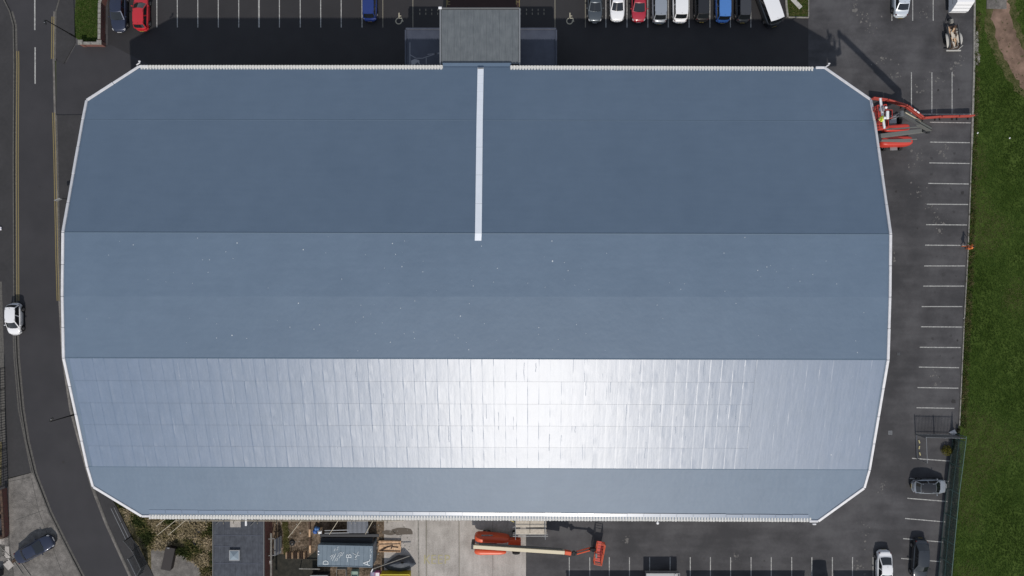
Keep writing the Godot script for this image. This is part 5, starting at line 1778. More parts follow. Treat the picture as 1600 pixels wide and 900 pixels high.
func make_fences():
	# green mesh fence along the field
	var green = plain(0.1, 0.17, 0.15, 0.5)
	var pts = [W(1489, 676), W(1488.5, 684), W(1478.5, 762), W(1471, 840), W(1463, 930)]
	var t = rail_fence("mesh_fence", "tall green mesh fence between the east car park and the field", pts, 2.4, green, 2.6, false, 0.1, "", [0.03, 0.5, 1.0])
	var mesh = Geo.new()
	for k in range(1, pts.size() - 1):
		var a = pts[k]; var b = pts[k + 1]
		var ln = a.distance_to(b)
		var n = int(ln / 0.09)
		for q in n:
			var p = a.lerp(b, q / float(n))
			mesh.beam(p + Vector3(0.04, 0.05, 0), p + Vector3(0.04, 2.4, 0), 0.014, 0.014)
		for y in 18:
			mesh.beam(a + Vector3(0.05, 0.1 + y * 0.13, 0), b + Vector3(0.05, 0.1 + y * 0.13, 0), 0.012, 0.012)
	part("wire_mesh", mesh, plain(0.05, 0.085, 0.08, 0.5), t, "stuff")
	rail_fence("railing_fence", "grey railing fence closing the corner of the bays, its shadow striped on the tarmac", [W(1430, 677.5), W(1489, 679)], 2.2, M.galv, 2.2, true, 0.17, "grey railings of the fenced corner")
	rail_fence("railing_gate", "grey railing gate standing open across the bays", [W(1430, 678.5), W(1431.5, 716)], 2.2, M.galv, 3.0, false, 0.16, "grey railings of the fenced corner", [0.1, 1.0])
	# yellow hazard tape ends on the ground in the gate's corner
	for q in [[1436, 690], [1436, 699], [1437, 709]]:
		var g = Geo.new()
		var p = W(q[0], q[1]); p.y = 0.05
		g.box(p, Vector3(0.13, 0.06, 0.4), 0.02, Basis(Vector3.UP, 0.3 if q[1] != 699 else -0.15))
		single("sandbag", g, plain(0.42, 0.38, 0.2, 0.8), ["northmost of three pale wedges by the open gate", "middle pale wedge of the three by the open gate", "southmost of three pale wedges by the open gate"][0 if q[1] == 690 else (1 if q[1] == 699 else 2)], "wedge")
	var cone = Geo.new()
	var cp = W(1487.5, 675)
	var cq = [cp + Vector3(-0.42, 0.02, 0.05), cp + Vector3(0.12, 0.02, 0.4), cp + Vector3(0.3, 0.02, -0.32), cp + Vector3(0.1, 0.75, 0.0)]
	cone.tri(cq[0], cq[1], cq[3]); cone.tri(cq[1], cq[2], cq[3]); cone.tri(cq[2], cq[0], cq[3])
	single("rubble_bag", cone, M.white, "white peaked bag dumped at the kerb beside the grey railings", "bag")
	# street railings at the left edge
	rail_fence("street_railing", "dark railing along the back of the west pavement", [W(8.5, 574), W(9.5, 640), W(12, 700), W(14, 756)], 1.5, M.dark_steel, 2.1, true, 0.3, "", [0.1, 0.55, 1.0])
	# guard rail and open gate where the pavement meets the yard
	rail_fence("guard_rail", "galvanised guard rail between the pavement and the brambles", [W(182, 790), W(205, 838)], 1.1, M.galv, 1.9, false, 0.1, "galvanised rails at the yard entrance", [0.5, 1.0])
	rail_fence("yard_gate", "pale steel yard gate standing half open beside the pavement", [W(211, 866), W(224, 893)], 1.6, M.galv, 3.0, true, 0.12, "galvanised rails at the yard entrance")
	rail_fence("yard_fence", "grey palisade fence corner beside the yard gate", [W(205, 838), W(218, 853), W(231, 880), W(224, 893)], 1.7, M.steel, 1.6, true, 0.12, "galvanised rails at the yard entrance")

func wall_run(t, pts, w, h, cap_mat, wm, piers = []):
	for k in pts.size() - 1:
		var a = pts[k]; var b = pts[k + 1]
		var g = Geo.new()
		g.beam(a + Vector3(0, h / 2, 0), b + Vector3(0, h / 2, 0), w, h)
		part("brickwork", g, wm, t)
		var n = max(1, int(a.distance_to(b) / 0.6))
		for q in n:
			var c = Geo.new()
			c.beam(a.lerp(b, q / float(n) + 0.006) + Vector3(0, h + 0.035, 0), a.lerp(b, (q + 1) / float(n) - 0.006) + Vector3(0, h + 0.035, 0), w + 0.08, 0.07, 0.012)
			part("coping_stone", c, cap_mat, t)
	for p in piers:
		var g = Geo.new()
		g.box(p + Vector3(0, (h + 0.1) / 2, 0), Vector3(0.46, h + 0.1, 0.46))
		part("pier", g, wm, t)
		var c = Geo.new()
		c.box(p + Vector3(0, h + 0.14, 0), Vector3(0.56, 0.09, 0.56), 0.03)
		part("pier_cap", c, M.coping, t)

func make_walls():
	var t = thing("garden_wall", "low brick wall with pale copings round the grass island's corner", "wall")
	wall_run(t, [W(170, -40), W(168, -5), W(163.5, 10), W(163, 66)], 0.26, 1.0, M.coping, M.brick)
	wall_run(t, [W(137, 71.5), W(160, 71.5)], 0.24, 0.85, M.coping, M.brick, [W(133.5, 70.5), W(162.5, 70.5)])
	var t2 = thing("garden_wall", "brick garden walls of the house plot at the left edge", "wall")
	wall_run(t2, [W(10.5, 762), W(12.5, 798), W(14.5, 834)], 0.2, 0.9, M.brown_wood, M.brick)
	wall_run(t2, [W(-8, 800), W(13, 797)], 0.2, 0.8, M.brown_wood, M.brick)
	wall_run(t2, [W(-8, 838), W(14, 836)], 0.2, 0.8, M.brown_wood, M.brick)
	# house plot
	sheet("house_yard", [[-60, 760], [14, 760], [16, 838], [-60, 838]], 0.11, M.path, 0.0)
	sheet("house_verge", [[-60, 690], [4, 690], [3, 758], [-60, 758]], 0.115, M.rough, 0.0)
	sheet("paved_strip", [[0, 440], [4, 440], [8, 572], [9, 690], [2, 690], [0, 600]], 0.115, M.kerb, 0.0)
	var pv = Geo.new()
	pv.prism(poly([[-60, 838], [15.5, 838], [18, 872], [24, 905], [40, 945], [-60, 945]]), 0.0, 0.1)
	var yard = struct("front_garden", pv, M.kerb)
	var i = 0
	for r in [[1.5, 843, 1.0, 1.0], [9, 846, 0.85, 1.0], [10, 859, 0.85, 0.9], [2, 860, 1.1, 1.3], [12, 868, 0.7, 0.5], [4, 876, 1.3, 0.9], [14, 881, 0.9, 1.1]]:
		var g = Geo.new()
		var p = W(r[0], r[1]); p.y = 0.12
		g.box(p, Vector3(r[2], 0.05, r[3]), 0.01, Basis(Vector3.UP, 0.02 if i < 5 else 0.7))
		part("paving_slab", g, [M.apron, M.concrete, M.apron, M.kerb][i % 4], yard)
		i += 1
	for seg in [[[1, 855], [19, 872]], [[20, 874], [36, 897]], [[26, 870], [48, 900]]]:
		var g = Geo.new()
		g.beam(W(seg[0][0], seg[0][1], 0.13), W(seg[1][0], seg[1][1], 0.13), 0.07, 0.1, 0.01)
		part("edging", g, M.coping, yard)
	var tb = thing("timber_stack", "two brown timbers lying behind the navy saloon", "timber")
	for k in 2:
		var g = Geo.new()
		g.beam(W(18.5 + k * 0.8, 877.5 + k * 2.4, 0.22), W(27 + k * 0.6, 871.5 + k * 2.2, 0.22), 0.14, 0.1, 0.015)
		part("timber", g, M.brown_wood, tb)
	var bx = thing("wheelie_bin", "dark bin with a pale lid in the bottom-left corner", "bin", W(3, 893))
	var g2 = Geo.new()
	g2.box(Vector3(0, 0.55, 0), Vector3(0.58, 1.0, 0.7), 0.05)
	part("bin_body", g2, M.dark_steel, bx)
	var g3 = Geo.new()
	g3.box(Vector3(-0.03, 1.09, 0.05), Vector3(0.62, 0.08, 0.74), 0.03)
	part("bin_lid", g3, M.coping, bx)
	for s in [-1, 1]:
		var g4 = Geo.new()
		g4.cyl(Vector3(s * 0.26, 0.12, -0.32), Vector3(s * 0.32, 0.12, -0.32), 0.12, -1, 12)
		part("wheel", g4, M.rubber, bx)
	var pt = thing("plastic_panel", "pale plastic panel leaning in the house yard at the left edge", "panel", W(0.5, 818))
	var pg = Geo.new()
	pg.box(Vector3(0, 0.4, 0), Vector3(0.5, 0.5, 1.3), 0.03)
	part("panel", pg, plain(0.5, 0.53, 0.57, 0.4), pt)
	var pf = Geo.new()
	for z in [-0.66, 0.66]: pf.beam(Vector3(-0.26, 0.67, z), Vector3(0.26, 0.67, z), 0.05, 0.05)
	part("panel_frame", pf, M.galv, pt)

func make_yard():
	# flat-roofed annex
	var h = 3.0
	var t = thing("annex", "flat-roofed annex in dark felt below the south-west part of the hall", "annex")
	var c = polyh([[333, 806], [412.5, 806], [412.5, 960], [333, 960]], h)
	var w = Geo.new()
	w.box(Vector3((c[0].x + c[1].x) / 2, (h - 0.2) / 2, (c[0].y + c[2].y) / 2), Vector3(c[1].x - c[0].x - 0.1, h - 0.2, c[2].y - c[0].y - 0.1))
	part("wall", w, M.brick, t)
	var n = 9
	for k in n:
		var g = Geo.new()
		var x0 = lerp(c[0].x, c[1].x, k / float(n)); var x1 = lerp(c[0].x, c[1].x, (k + 1) / float(n))
		g.box(Vector3((x0 + x1) / 2, h - 0.1 + 0.006 * (k % 2), (c[0].y + c[2].y) / 2), Vector3(x1 - x0 + 0.0, 0.2, c[2].y - c[0].y), 0.012)
		part("felt_strip", g, M.felt, t)
	for k in 3:
		var g = Geo.new()
		var z = W(0, [836, 853, 880][k], h).z
		g.beam(Vector3(c[0].x + 0.1, h + 0.012, z), Vector3(c[1].x - 0.1 if k != 1 else lerp(c[0].x, c[1].x, 0.35), h + 0.012, z + 0.05), 0.09, 0.02)
		part("felt_lap", g, M.canopy, t)
	for x in [c[0].x, c[1].x]:
		var g = Geo.new()
		g.beam(Vector3(x, h + 0.02, c[0].y), Vector3(x, h + 0.02, c[2].y), 0.12, 0.16, 0.02)
		part("edge_trim", g, M.steel, t)
	var sl = Geo.new()
	var sp = W(367.5, 866.5, h)
	var hw = 0.6
	sl.box(sp + Vector3(0, 0.12, 0), Vector3(hw * 2, 0.28, hw * 2), 0.02)
	var so = part("skylight", sl, M.galv, t)
	var gl = Geo.new()
	gl.dome(sp + Vector3(0, 0.25, 0), Vector3(hw * 0.98, 0.22, hw * 0.98), 4, 0.0)
	var pane = Geo.new()
	var qw = hw * 0.82
	var ap = sp + Vector3(0, 0.5, 0)
	var cs = [sp + Vector3(-qw, 0.265, -qw), sp + Vector3(qw, 0.265, -qw), sp + Vector3(qw, 0.265, qw), sp + Vector3(-qw, 0.265, qw)]
	for k in 4: pane.tri(cs[(k + 1) % 4], cs[k], ap)
	part("skylight_dome", pane, plain(0.2, 0.25, 0.29, 0.25, 0.0, 0.8), so)
	var pad = Geo.new()
	pad.box(W(368, 817, h + 0.06), Vector3(1.2, 0.12, 0.95), 0.02)
	part("roof_pad", pad, M.apron, t)
	var vp = Geo.new()
	vp.beam(W(384.5, 808, h + 0.3), W(384.5, 821.5, h + 0.3), 0.22, 0.2, 0.04)
	part("vent_pipe", vp, M.white, t)
	for k in 3:
		var st = Geo.new()
		var a = [[337, 820, 345, 812], [391, 822, 400, 813], [349, 812, 349, 806]][k]
		st.cyl(W(a[0], a[1], h + 0.15), W(a[2], a[3], h + 0.25), 0.03, -1, 6)
		part("stay_bar", st, M.steel, t)
	# rusty strip, scaffold pole fence and blue-grey sheets beside the annex
	var rs = Geo.new()
	rs.box(Vector3(W(418.5, 0).x, 0.6, W(0, 868).z), Vector3(0.32, 1.2, 8.6), 0.02)
	var rust = thing("rusty_wall", "rust-brown timber wall running along the annex's east side", "wall")
	part("wall_face", rs, M.brown_wood, rust)
	for k in 9:
		var g = Geo.new()
		g.box(Vector3(W(421.3, 0).x, 0.62, W(0, 816 + k * 12.7).z), Vector3(0.06, 1.26, 0.85), 0.01)
		part("plank", g, M.brick if k % 3 == 0 else M.brown_wood, rust)
	var pf = thing("pole_fence", "pale scaffold pole fence with blue-grey sheets beside the annex", "fence")
	for dx in [0.0, 1.6]:
		var g = Geo.new()
		g.cyl(W(422.8 + dx, 833, 2.1), W(422.8 + dx, 930, 2.1), 0.05, -1, 8)
		part("rail", g, M.coping, pf)
	for z in [842, 868]:
		var g = Geo.new()
		g.cyl(W(419.5, z, 2.0), W(429, z - 0.5, 2.0), 0.045, -1, 8)
		part("cross_pole", g, M.galv, pf)
		var p = Geo.new()
		p.cyl(W(422.8, z, 0), W(422.8, z, 2.1), 0.05, -1, 8)
		part("post", p, M.galv, pf)
	for k in 5:
		var g = Geo.new()
		var x = 429.5 + k * 2.2
		var s0 = W(x, 842.5 - k * 1.3, 1.6 - k * 0.28); var s1 = W(x, 868.5 - k * 1.0, 1.6 - k * 0.28)
		g.beam(s0, s1, 0.2, 0.04, 0.01)
		part("leaning_sheet", g, M.canopy if k % 2 else M.steel, pf)
	var bl = thing("bollard_light", "small white-capped post beside the pole fence", "post", W(427, 872))
	var g0 = Geo.new()
	g0.cyl(Vector3.ZERO, Vector3(0, 1.0, 0), 0.07, -1, 10)
	part("post", g0, M.dark_steel, bl)
	var g1 = Geo.new()
	g1.dome(Vector3(0, 1.0, 0), Vector3(0.14, 0.12, 0.14), 10, -0.3)
	g1.dome(Vector3(0, 0.95, 0.22), Vector3(0.1, 0.1, 0.1), 10, -0.3)
	part("cap", g1, M.white, bl)
	# dark bin in the brambles
	var bn = thing("metal_trough", "long dark brown metal trough lying on the yard path", "trough", W(268, 869), deg_to_rad(-12))
	var b0 = Geo.new()
	b0.box(Vector3(0, 0.4, 0), Vector3(1.05, 0.8, 2.6), 0.03)
	part("body", b0, M.brown_rust, bn)
	var b1 = Geo.new()
	b1.box(Vector3(0.0, 0.83, 0.0), Vector3(1.12, 0.06, 2.68), 0.02)
	part("lid", b1, M.brown_rust, bn)
	var b2 = Geo.new()
	b2.cyl(Vector3(-0.3, 0.9, -1.28), Vector3(-0.05, 0.9, -1.28), 0.08, -1, 8)
	part("handle", b2, M.galv, bn)
	var bt = thing("black_sheeting", "crumpled black sheeting among the brambles near the annex", "sheeting")
	rng.seed = 61
	var rows = []
	for i in 12:
		var l = []
		for j in 7:
			l.append(W(298 + j * 2.5 + rng.randf_range(-1, 1) + i * 0.35, 817 + i * 3.2, 0.12 + rng.randf() * 0.4))
		rows.append(l)
	var sg = Geo.new()
	sg.grid(rows, true)
	part("sheeting", sg, M.black_sheet, bt)
	# tyre, stone in the dirt yard
	var ty = Geo.new()
	ty.torus(W(456.5, 848.5, 0.1), Vector3.UP, 0.24, 0.1, 18, 8)
	single("old_tyre", ty, M.rubber, "old tyre lying flat on the dirt yard", "tyre")
	var td = Geo.new()
	td.dome(W(456.8, 850, 0.05), Vector3(0.13, 0.12, 0.13), 8)
	single("stone", td, M.apron, "pale stone inside the old tyre", "stone")
	var tr = Geo.new()
	rng.seed = 70
	for k in 120:
		var p = W(rng.randf_range(446, 640), rng.randf_range(818, 866), 0.02)
		if p.x > W(498, 0).x and p.x < W(584, 0).x: continue
		var s = rng.randf_range(0.02, 0.09)
		tr.dome(p, Vector3(s, s * 0.6, s * 1.4), 5, 0.0)
	struct("yard_rubble", tr, M.coping).set_meta("kind", "stuff")
	# planks on the dirt
	var pk = thing("plank_stack", "weathered boards standing on edge below the dirt patch", "boards")
	for k in 11:
		var g = Geo.new()
		g.box(W(448 + k * 3.1, 867, 0.25), Vector3(0.07, 0.5, 0.75 + 0.1 * (k % 3)), 0.01)
		part("board", g, M.brown_wood if k % 3 else M.wood, pk)
	var ew = thing("retaining_edge", "rotten timber edging down the east side of the dirt patch", "edging")
	for k in 4:
		var g = Geo.new()
		g.box(W(484 + 0.3 * k, 820 + k * 12.5, 0.15), Vector3(0.22, 0.3, 0.9), 0.02)
		part("sleeper", g, M.wood if k % 2 else M.brown_wood, ew)
	# blue bags and white chair by the container
	var bb = thing("blue_bags", "crumpled blue bags beside the container's north-west corner", "bags")
	rng.seed = 81
	for k in 5:
		var g = Geo.new()
		var p = W(490 + rng.randf_range(0, 8), 823 + rng.randf_range(0, 9), 0.3)
		g.dome(p, Vector3(rng.randf_range(0.2, 0.32), rng.randf_range(0.22, 0.35), rng.randf_range(0.2, 0.3)), 7)
		part("bag", g, [M.blue_bag, M.blue_bag2][k % 2], bb)
	var ch = thing("white_chair", "upturned white plastic chair on the blue bags", "chair", W(500, 831.5, 0.6))
	for e in [[Vector3(0, 0, 0), Vector3(0.42, 0.05, 0.42)], [Vector3(0, 0.25, -0.2), Vector3(0.42, 0.45, 0.05)]]:
		var g = Geo.new()
		g.box(e[0], e[1], 0.02)
		part("seat" if e[0].y < 0.1 else "backrest", g, M.white, ch)
	for sx in [-1, 1]:
		for sz in [-1, 1]:
			var g = Geo.new()
			g.beam(Vector3(sx * 0.18, 0, sz * 0.18), Vector3(sx * 0.2, -0.4, sz * 0.2), 0.04, 0.04, 0.008)
			part("leg", g, M.white, ch)
	# container with chalk marks
	var H2 = 2.5
	var ct = thing("storage_container", "blue-grey storage container with white chalk writing on its roof", "container")
	var cc = polyh([[497, 851], [583, 853], [582, 886.5], [496, 884.5]], H2)
	var cx = (cc[0] + cc[1] + cc[2] + cc[3]) / 4.0
	var u = (cc[1] - cc[0]).normalized()
	var bs = Basis(Vector3(u.x, 0, u.y), Vector3.UP, Vector3(-u.y, 0, u.x))
	var lx = cc[0].distance_to(cc[1]); var lz = cc[1].distance_to(cc[2])
	var ctr = Vector3(cx.x, 0, cx.y)
	var cb = Geo.new()
	cb.box(ctr + Vector3(0, H2 / 2 - 0.02, 0), Vector3(lx - 0.06, H2 - 0.1, lz - 0.06), 0.0, bs)
	part("body", cb, M.container, ct)
	var nn = 12
	for k in nn:
		var g = Geo.new()
		g.box(ctr + bs * Vector3(lx * ((k + 0.5) / nn - 0.5), H2 - 0.01, 0), Vector3(lx / nn - 0.012, 0.03 + 0.008 * (k % 2), lz - 0.16), 0.006, bs)
		part("roof_sheet", g, M.container, ct)
	for e in [-1, 1]:
		var g = Geo.new()
		g.box(ctr + bs * Vector3(0, H2, e * (lz / 2 - 0.04)), Vector3(lx, 0.12, 0.1), 0.02, bs)
		part("top_rail", g, M.container, ct)
		var g4 = Geo.new()
		g4.box(ctr + bs * Vector3(e * (lx / 2 - 0.04), H2, 0), Vector3(0.1, 0.11, lz - 0.2), 0.02, bs)
		part("end_rail", g4, M.container, ct)
		var ck = Geo.new()
		ck.box(ctr + bs * Vector3(-lx / 2 + 0.1, H2 + 0.06, -0.5 if e < 0 else -0.15), Vector3(0.14, 0.08, 0.14), 0.02, bs)
		part("lifting_lug", ck, M.white, ct)
	# chalk: letters turned a quarter, and scribbled strokes
	for l in [["D", 509, 879, 0.62], ["B", 545, 869, 0.6], ["A", 573, 880, 0.75]]:
		var tm = TextMesh.new()
		var f = SystemFont.new()
		f.font_names = PackedStringArray(["Droid Sans"])
		tm.font = f; tm.text = l[0]; tm.font_size = 64; tm.pixel_size = l[3] / 46.0; tm.depth = 0.006
		var o = part("chalk_letter", tm, M.chalk, ct)
		o.position = W(l[1], l[2], H2 + 0.045)
		o.basis = Basis(Vector3.UP, PI / 2) * Basis(Vector3.RIGHT, -PI / 2)
	var strokes = [[517, 874, 521, 866], [519, 876, 524, 868], [523, 877, 526, 871], [516, 870, 519, 867], [521, 871, 525, 865], [526, 877, 528, 872], [527, 870, 530, 866], [530, 872, 534, 863], [534, 868, 537, 863], [522, 861, 524, 857], [527, 856, 529, 854], [526, 860, 528, 857], [529, 865, 533, 863], [531, 868, 535, 868],
		[543, 872, 543, 878], [554, 874, 558, 873], [556, 871, 559, 866], [551, 864, 556, 867], [556, 867, 562, 868], [558, 866, 560, 862], [555, 872, 556, 869],
		[577, 876, 579, 873], [579, 872, 580, 868], [578, 869, 580, 866], [580, 864, 581, 861], [579, 861, 580, 857]]
	for s in strokes:
		var g = Geo.new()
		g.beam(W(s[0], s[1], H2 + 0.045), W(s[2], s[3], H2 + 0.045), 0.045, 0.008)
		part("chalk_stroke", g, M.chalk, ct)
	# long low dark lean-to behind the container, with a corrugated sheet and rails
	var lt = thing("lean_to", "low dark lean-to between the hall and the storage container", "shed")
	var lg = Geo.new()
	lg.box(W(544, 843.5, 0.85), Vector3(6.0, 1.7, 1.1), 0.03)
	part("body", lg, M.black_sheet, lt)
	for k in 2:
		var g = Geo.new()
		g.beam(W(507, 829 + k * 4, 2.0), W(546, 828 + k * 4.5, 2.0), 0.1, 0.06, 0.015)
		part("rail", g, M.galv, lt)
	var gt = Geo.new()
	gt.beam(W(500, 836.5, 1.8), W(592, 836.5, 1.8), 0.35, 0.14, 0.03)
	part("gutter", gt, M.dark_steel, lt)
	for k in 16:
		var g = Geo.new()
		g.beam(W(543.8 + k * 2.0, 812, 2.3), W(543.8 + k * 2.0, 833, 2.0), 0.09, 0.05, 0.01)
		part("roof_slat", g, M.slat, lt)
	var sb = Geo.new()
	sb.box(W(559, 823, 2.0), Vector3(2.5, 0.04, 1.5), 0.0)
	part("slat_backing", sb, M.dark_steel, lt)
	# wooden tray
	var wt = thing("timber_tray", "shallow pale timber tray with dark marks beside the container", "tray", W(609.5, 852.5), -0.02)
	var wb = Geo.new()
	wb.box(Vector3(0, 0.12, 0), Vector3(2.5, 0.08, 1.25), 0.01)
	part("base", wb, M.wood, wt)
	for e in [[Vector3(0, 0.2, -0.62), Vector3(2.6, 0.22, 0.07)], [Vector3(0, 0.2, 0.62), Vector3(2.6, 0.22, 0.07)], [Vector3(-1.27, 0.2, 0), Vector3(0.07, 0.22, 1.18)], [Vector3(1.27, 0.2, 0), Vector3(0.07, 0.22, 1.18)], [Vector3(0, 0.19, -0.5), Vector3(2.4, 0.08, 0.05)]]:
		var g = Geo.new()
		g.box(e[0], e[1], 0.012)
		part("side_board", g, M.wood, wt)
	for e in [[-1.05, 0.5, -0.5, 0.12], [-0.9, 0.5, -0.2, 0.02], [-0.5, 0.18, 0.35, -0.1], [0.15, 0.3, 0.3, 0.0], [0.3, 0.05, 1.0, 0.12]]:
		var g = Geo.new()
		g.beam(Vector3(e[0], 0.18, e[1]), Vector3(e[2], 0.18, e[3]), 0.16, 0.03, 0.01)
		part("dark_offcut", g, M.brown_wood, wt)
	# dark tarpaulin heap and the long pole across it
	var tp = thing("tarpaulin_heap", "heap under a dark blue-grey tarpaulin beside the yellow skip", "tarpaulin")
	var hp = Geo.new()
	var edge = polyh([[598, 884], [613, 873], [622, 868], [641, 869], [650, 882], [640, 889], [626, 896], [606, 891]], 0.2)
	var peak = W(629, 879, 1.3)
	rng.seed = 90
	var ringp = []
	for ring in 6:
		var l = []
		for k in edge.size() * 3 + 1:
			var e0 = edge[(k / 3) % edge.size()]; var e1 = edge[(k / 3 + 1) % edge.size()]
			var e = e0.lerp(e1, (k % 3) / 3.0)
			var s = ring / 5.0
			l.append(Vector3(lerp(e.x, peak.x, s), lerp(0.1, peak.y, pow(s, 0.7)) + (rng.randf_range(-0.05, 0.05) if ring < 5 else 0.0), lerp(e.y, peak.z, s)))
		l[l.size() - 1] = l[0]
		ringp.append(l)
	hp.grid(ringp)
	part("sheet", hp, M.tarp, tp)
	var po = thing("long_pole", "long pale pole lying across the tarpaulin heap", "pole")
	var pg = Geo.new()
	pg.cyl(W(582, 889, 2.2), W(640, 868.5, 1.2), 0.055, -1, 8)
	part("shaft", pg, M.coping, po)
	var pe = Geo.new()
	pe.beam(W(580, 894, 2.2), W(582.5, 888.5, 2.2), 0.12, 0.1, 0.02)
	part("white_end", pe, M.white, po)
	# skip and the clutter cut off by the bottom edge
	var sk = thing("skip", "yellow skip cut off by the bottom edge", "skip", W(620, 901))
	for e in [[Vector3(0, 0.7, -0.75), Vector3(3.3, 1.2, 0.07)], [Vector3(0, 0.7, 0.75), Vector3(3.3, 1.2, 0.07)], [Vector3(-1.65, 0.7, 0), Vector3(0.07, 1.2, 1.44)], [Vector3(1.65, 0.7, 0), Vector3(0.07, 1.2, 1.44)]]:
		var g = Geo.new()
		g.box(e[0], e[1], 0.02)
		part("side", g, M.yellow, sk)
	var rim = Geo.new()
	rim.beam(Vector3(-1.7, 1.33, -0.77), Vector3(1.7, 1.33, -0.77), 0.14, 0.1, 0.02)
	part("rim", rim, M.yellow, sk)
	var fl = Geo.new()
	fl.box(Vector3(0, 0.15, 0), Vector3(3.2, 0.1, 1.4))
	part("floor", fl, M.brown_wood, sk)
	var items = [["plant_bed", "wooden planting box between the dark frame and the container", "box", 535, 895, 1.1, 0.6, 1.3, M.dirt], ["green_crate", "pale green crate below the container's middle", "crate", 556, 894, 0.75, 0.7, 0.7, M.pale_green], ["pink_crate", "pink crate between the pole and the yellow skip", "crate", 591, 897, 0.55, 0.7, 0.9, M.pink], ["lilac_crate", "lilac-grey crate left of the pink crate", "crate", 584, 896, 0.55, 0.6, 0.7, M.lilac]]
	for it in items:
		var bx = thing(it[0], it[1], it[2], W(it[3], it[4]))
		for e in [[Vector3(0, it[6] / 2, -it[7] / 2), Vector3(it[5], it[6], 0.05)], [Vector3(0, it[6] / 2, it[7] / 2), Vector3(it[5], it[6], 0.05)], [Vector3(-it[5] / 2, it[6] / 2, 0), Vector3(0.05, it[6], it[7] - 0.06)], [Vector3(it[5] / 2, it[6] / 2, 0), Vector3(0.05, it[6], it[7] - 0.06)]]:
			var g = Geo.new()
			g.box(e[0], e[1], 0.012)
			part("side", g, it[8] if it[0] != "plant_bed" else M.coping, bx)
		var f2 = Geo.new()
		f2.box(Vector3(0, it[6] * 0.6, 0), Vector3(it[5] - 0.08, 0.08, it[7] - 0.08))
		part("contents", f2, it[8] if it[0] != "pink_crate" else M.white, bx)
	var fr = thing("dark_frame", "pale framed black box with two dark windows at the bottom edge", "box", W(503, 900))
	var fb = Geo.new()
	fb.box(Vector3(0, 0.6, 0), Vector3(2.0, 1.2, 1.1), 0.02)
	part("body", fb, M.black_sheet, fr)
	for e in [[Vector3(-1, 1.22, 0), Vector3(0.1, 0.1, 1.2)], [Vector3(1, 1.22, 0), Vector3(0.1, 0.1, 1.2)], [Vector3(0, 1.22, -0.56), Vector3(2.1, 0.1, 0.1)], [Vector3(0, 1.22, 0), Vector3(0.06, 0.06, 1.0)]]:
		var g = Geo.new()
		g.box(e[0], e[1], 0.02)
		part("frame_bar", g, M.galv, fr)
	var rl = thing("pale_rail", "pale rail lying in the dark strip west of the container", "rail")
	var rg = Geo.new()
	rg.beam(W(467, 888.5, 0.9), W(500, 889, 0.9), 0.12, 0.1, 0.02)
	part("bar", rg, M.coping, rl)
	for x in [469, 498]:
		var g = Geo.new()
		g.beam(W(x, 888.7, 0), W(x, 888.7, 0.88), 0.08, 0.08)
		part("leg", g, M.coping, rl)
	# the dark strip of rubble south of the dirt patch
	sheet("dark_earth", [[426, 866], [444, 866], [480, 872], [495, 860], [498, 960], [426, 960]], 0.03, M.dark_earth)
	# pipe under the eaves, with raking struts
	var pp = thing("scaffold_pipe", "long pale pipe slung below the south eaves above the yard", "pipe")
	var pz = Geo.new()
	pz.cyl(W(273, 813.6, 5.6), W(631, 813.8, 5.6), 0.045, -1, 8)
	part("pipe", pz, M.pale_pipe, pp)
	for q in [[244, 822, 262, 808], [246, 836, 277, 811], [263, 836, 292, 811], [450, 840, 472, 812], [512, 839, 530, 811], [569, 838, 583, 813]]:
		var g = Geo.new()
		g.cyl(W(q[0], q[1], 1.2), W(q[2], q[3], 5.5), 0.035, -1, 6)
		part("raking_strut", g, M.pale_pipe, pp)
	for x in [280, 296, 322, 349, 365, 402, 432, 440, 549, 555, 605]:
		var g = Geo.new()
		g.cyl(W(x, 813.6, 5.6), W(x, 818.5, 5.9), 0.035, -1, 6)
		part("bracket", g, M.pale_pipe, pp)

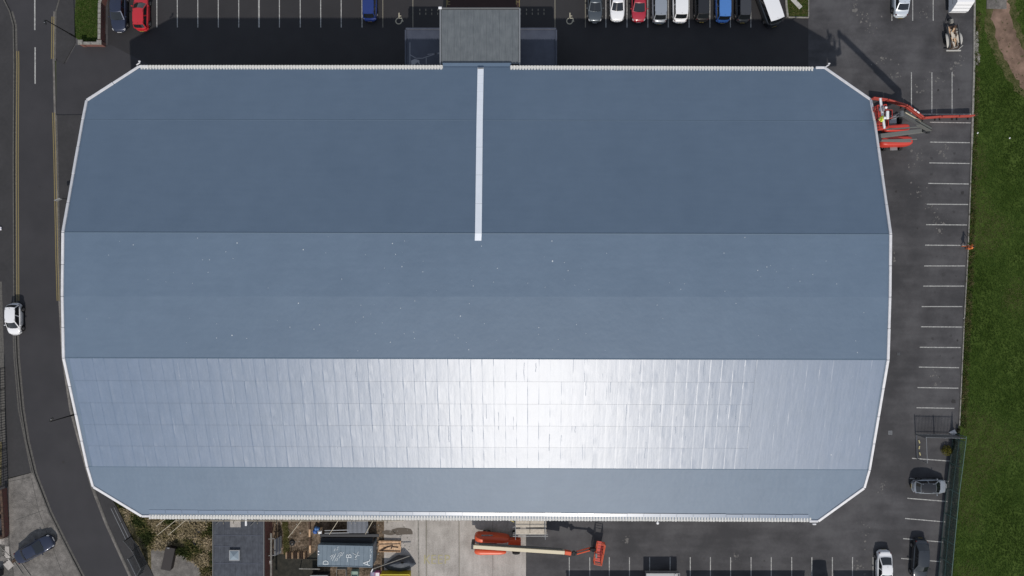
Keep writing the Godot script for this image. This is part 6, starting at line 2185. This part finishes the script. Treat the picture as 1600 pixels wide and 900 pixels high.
func make_scaffold():
	var t = thing("scaffold_tower", "pale aluminium scaffold tower with boarded deck against the south wall", "scaffold")
	var h = 4.2
	var y1 = 1.0
	for q in [[805.5, 812], [805.5, 838], [852, 812], [852, 838]]:
		var p = W(q[0], q[1], h + y1)
		var g = Geo.new()
		g.cyl(Vector3(p.x, 0.05, p.z), Vector3(p.x, h + y1, p.z), 0.035, -1, 8)
		var o = part("standard", g, M.galv, t)
		var f = Geo.new()
		f.box(Vector3(p.x, 0.03, p.z), Vector3(0.2, 0.06, 0.2), 0.01)
		part("base_plate", f, M.steel, o)
	for z in [813.6, 816.5, 819.4, 822.3, 827.4, 830.3, 833.2]:
		var g = Geo.new()
		g.beam(W(805.5, z, h), W(853.5, z, h), 0.21, 0.05, 0.01)
		part("deck_board", g, M.pale_wood, t)
	for y in [0.5, 2.2, h - 0.06, h + 0.5, h + y1]:
		for z in [812, 838]:
			var a = W(805.5, z, h + y1); var b = W(852, z, h + y1)
			var g = Geo.new()
			g.cyl(Vector3(a.x - 0.3, y, a.z), Vector3(b.x + 0.3, y, b.z), 0.03, -1, 8)
			part("ledger", g, M.galv, t)
		for x in [805.5, 852]:
			var a = W(x, 812, h + y1); var b = W(x, 838, h + y1)
			var g = Geo.new()
			g.cyl(Vector3(a.x, y + 0.05, a.z - 0.1), Vector3(b.x, y + 0.05, b.z + 0.35), 0.03, -1, 8)
			part("transom", g, M.galv, t)
	var ml = Geo.new()
	ml.cyl(W(828, 811, h + 0.06), W(828, 833, h + 0.06), 0.025, -1, 6)
	part("mid_tie", ml, M.dark_steel, t)
	var yp = Geo.new()
	yp.cyl(W(790, 809, 5.8), W(803, 815.5, 5.2), 0.05, -1, 8)
	part("yellow_tie", yp, plain(0.5, 0.42, 0.12, 0.5), t)

func more_materials():
	M.dull_white = plain(0.42, 0.41, 0.38, 0.6); M.pale_paint = plain(0.42, 0.39, 0.3, 0.8)
	M.faded_yellow = plain(0.36, 0.325, 0.19, 0.9)
	M.brown_stain = plain(0.1, 0.085, 0.07, 0.9)
	M.brown_rust = plain(0.018, 0.014, 0.014, 0.6)
	M.black_sheet = plain(0.012, 0.013, 0.016, 0.5)
	M.blue_bag = plain(0.02, 0.09, 0.32, 0.5); M.blue_bag2 = plain(0.08, 0.2, 0.45, 0.5)
	M.container = surf(tex(40, 512, Color(0.1, 0.14, 0.18), Color(0.155, 0.205, 0.25), [[5, 0.3], [40, 0.25]]), 5.0, 0.55)
	M.chalk = plain(0.6, 0.64, 0.66, 0.9)
	M.slat = plain(0.13, 0.15, 0.19, 0.5)
	M.tarp = surf(tex(41, 512, Color(0.04, 0.048, 0.06), Color(0.08, 0.09, 0.11), [[6, 0.4], [40, 0.3]]), 4.0, 0.6)
	M.yellow = plain(0.5, 0.4, 0.02, 0.5)
	M.pale_green = plain(0.22, 0.3, 0.25, 0.5); M.pink = plain(0.45, 0.1, 0.26, 0.5); M.lilac = plain(0.24, 0.22, 0.33, 0.5)
	M.dark_earth = surf(tex(42, 512, Color(0.008, 0.009, 0.007), Color(0.04, 0.037, 0.028), [[8, 0.4], [50, 0.4]]), 6.0, 0.95)
	M.pale_pipe = plain(0.42, 0.38, 0.3, 0.6)

func _ready():
	make_light()
	make_materials()
	more_materials()
	make_ground()
	make_hall()
	make_entrance()
	make_walls()
	make_fences()
	make_yard()
	make_growth()
	make_cars()
	make_trailers()
	make_lifts()
	make_scaffold()
	make_barriers()
	make_lamps()
	make_people()
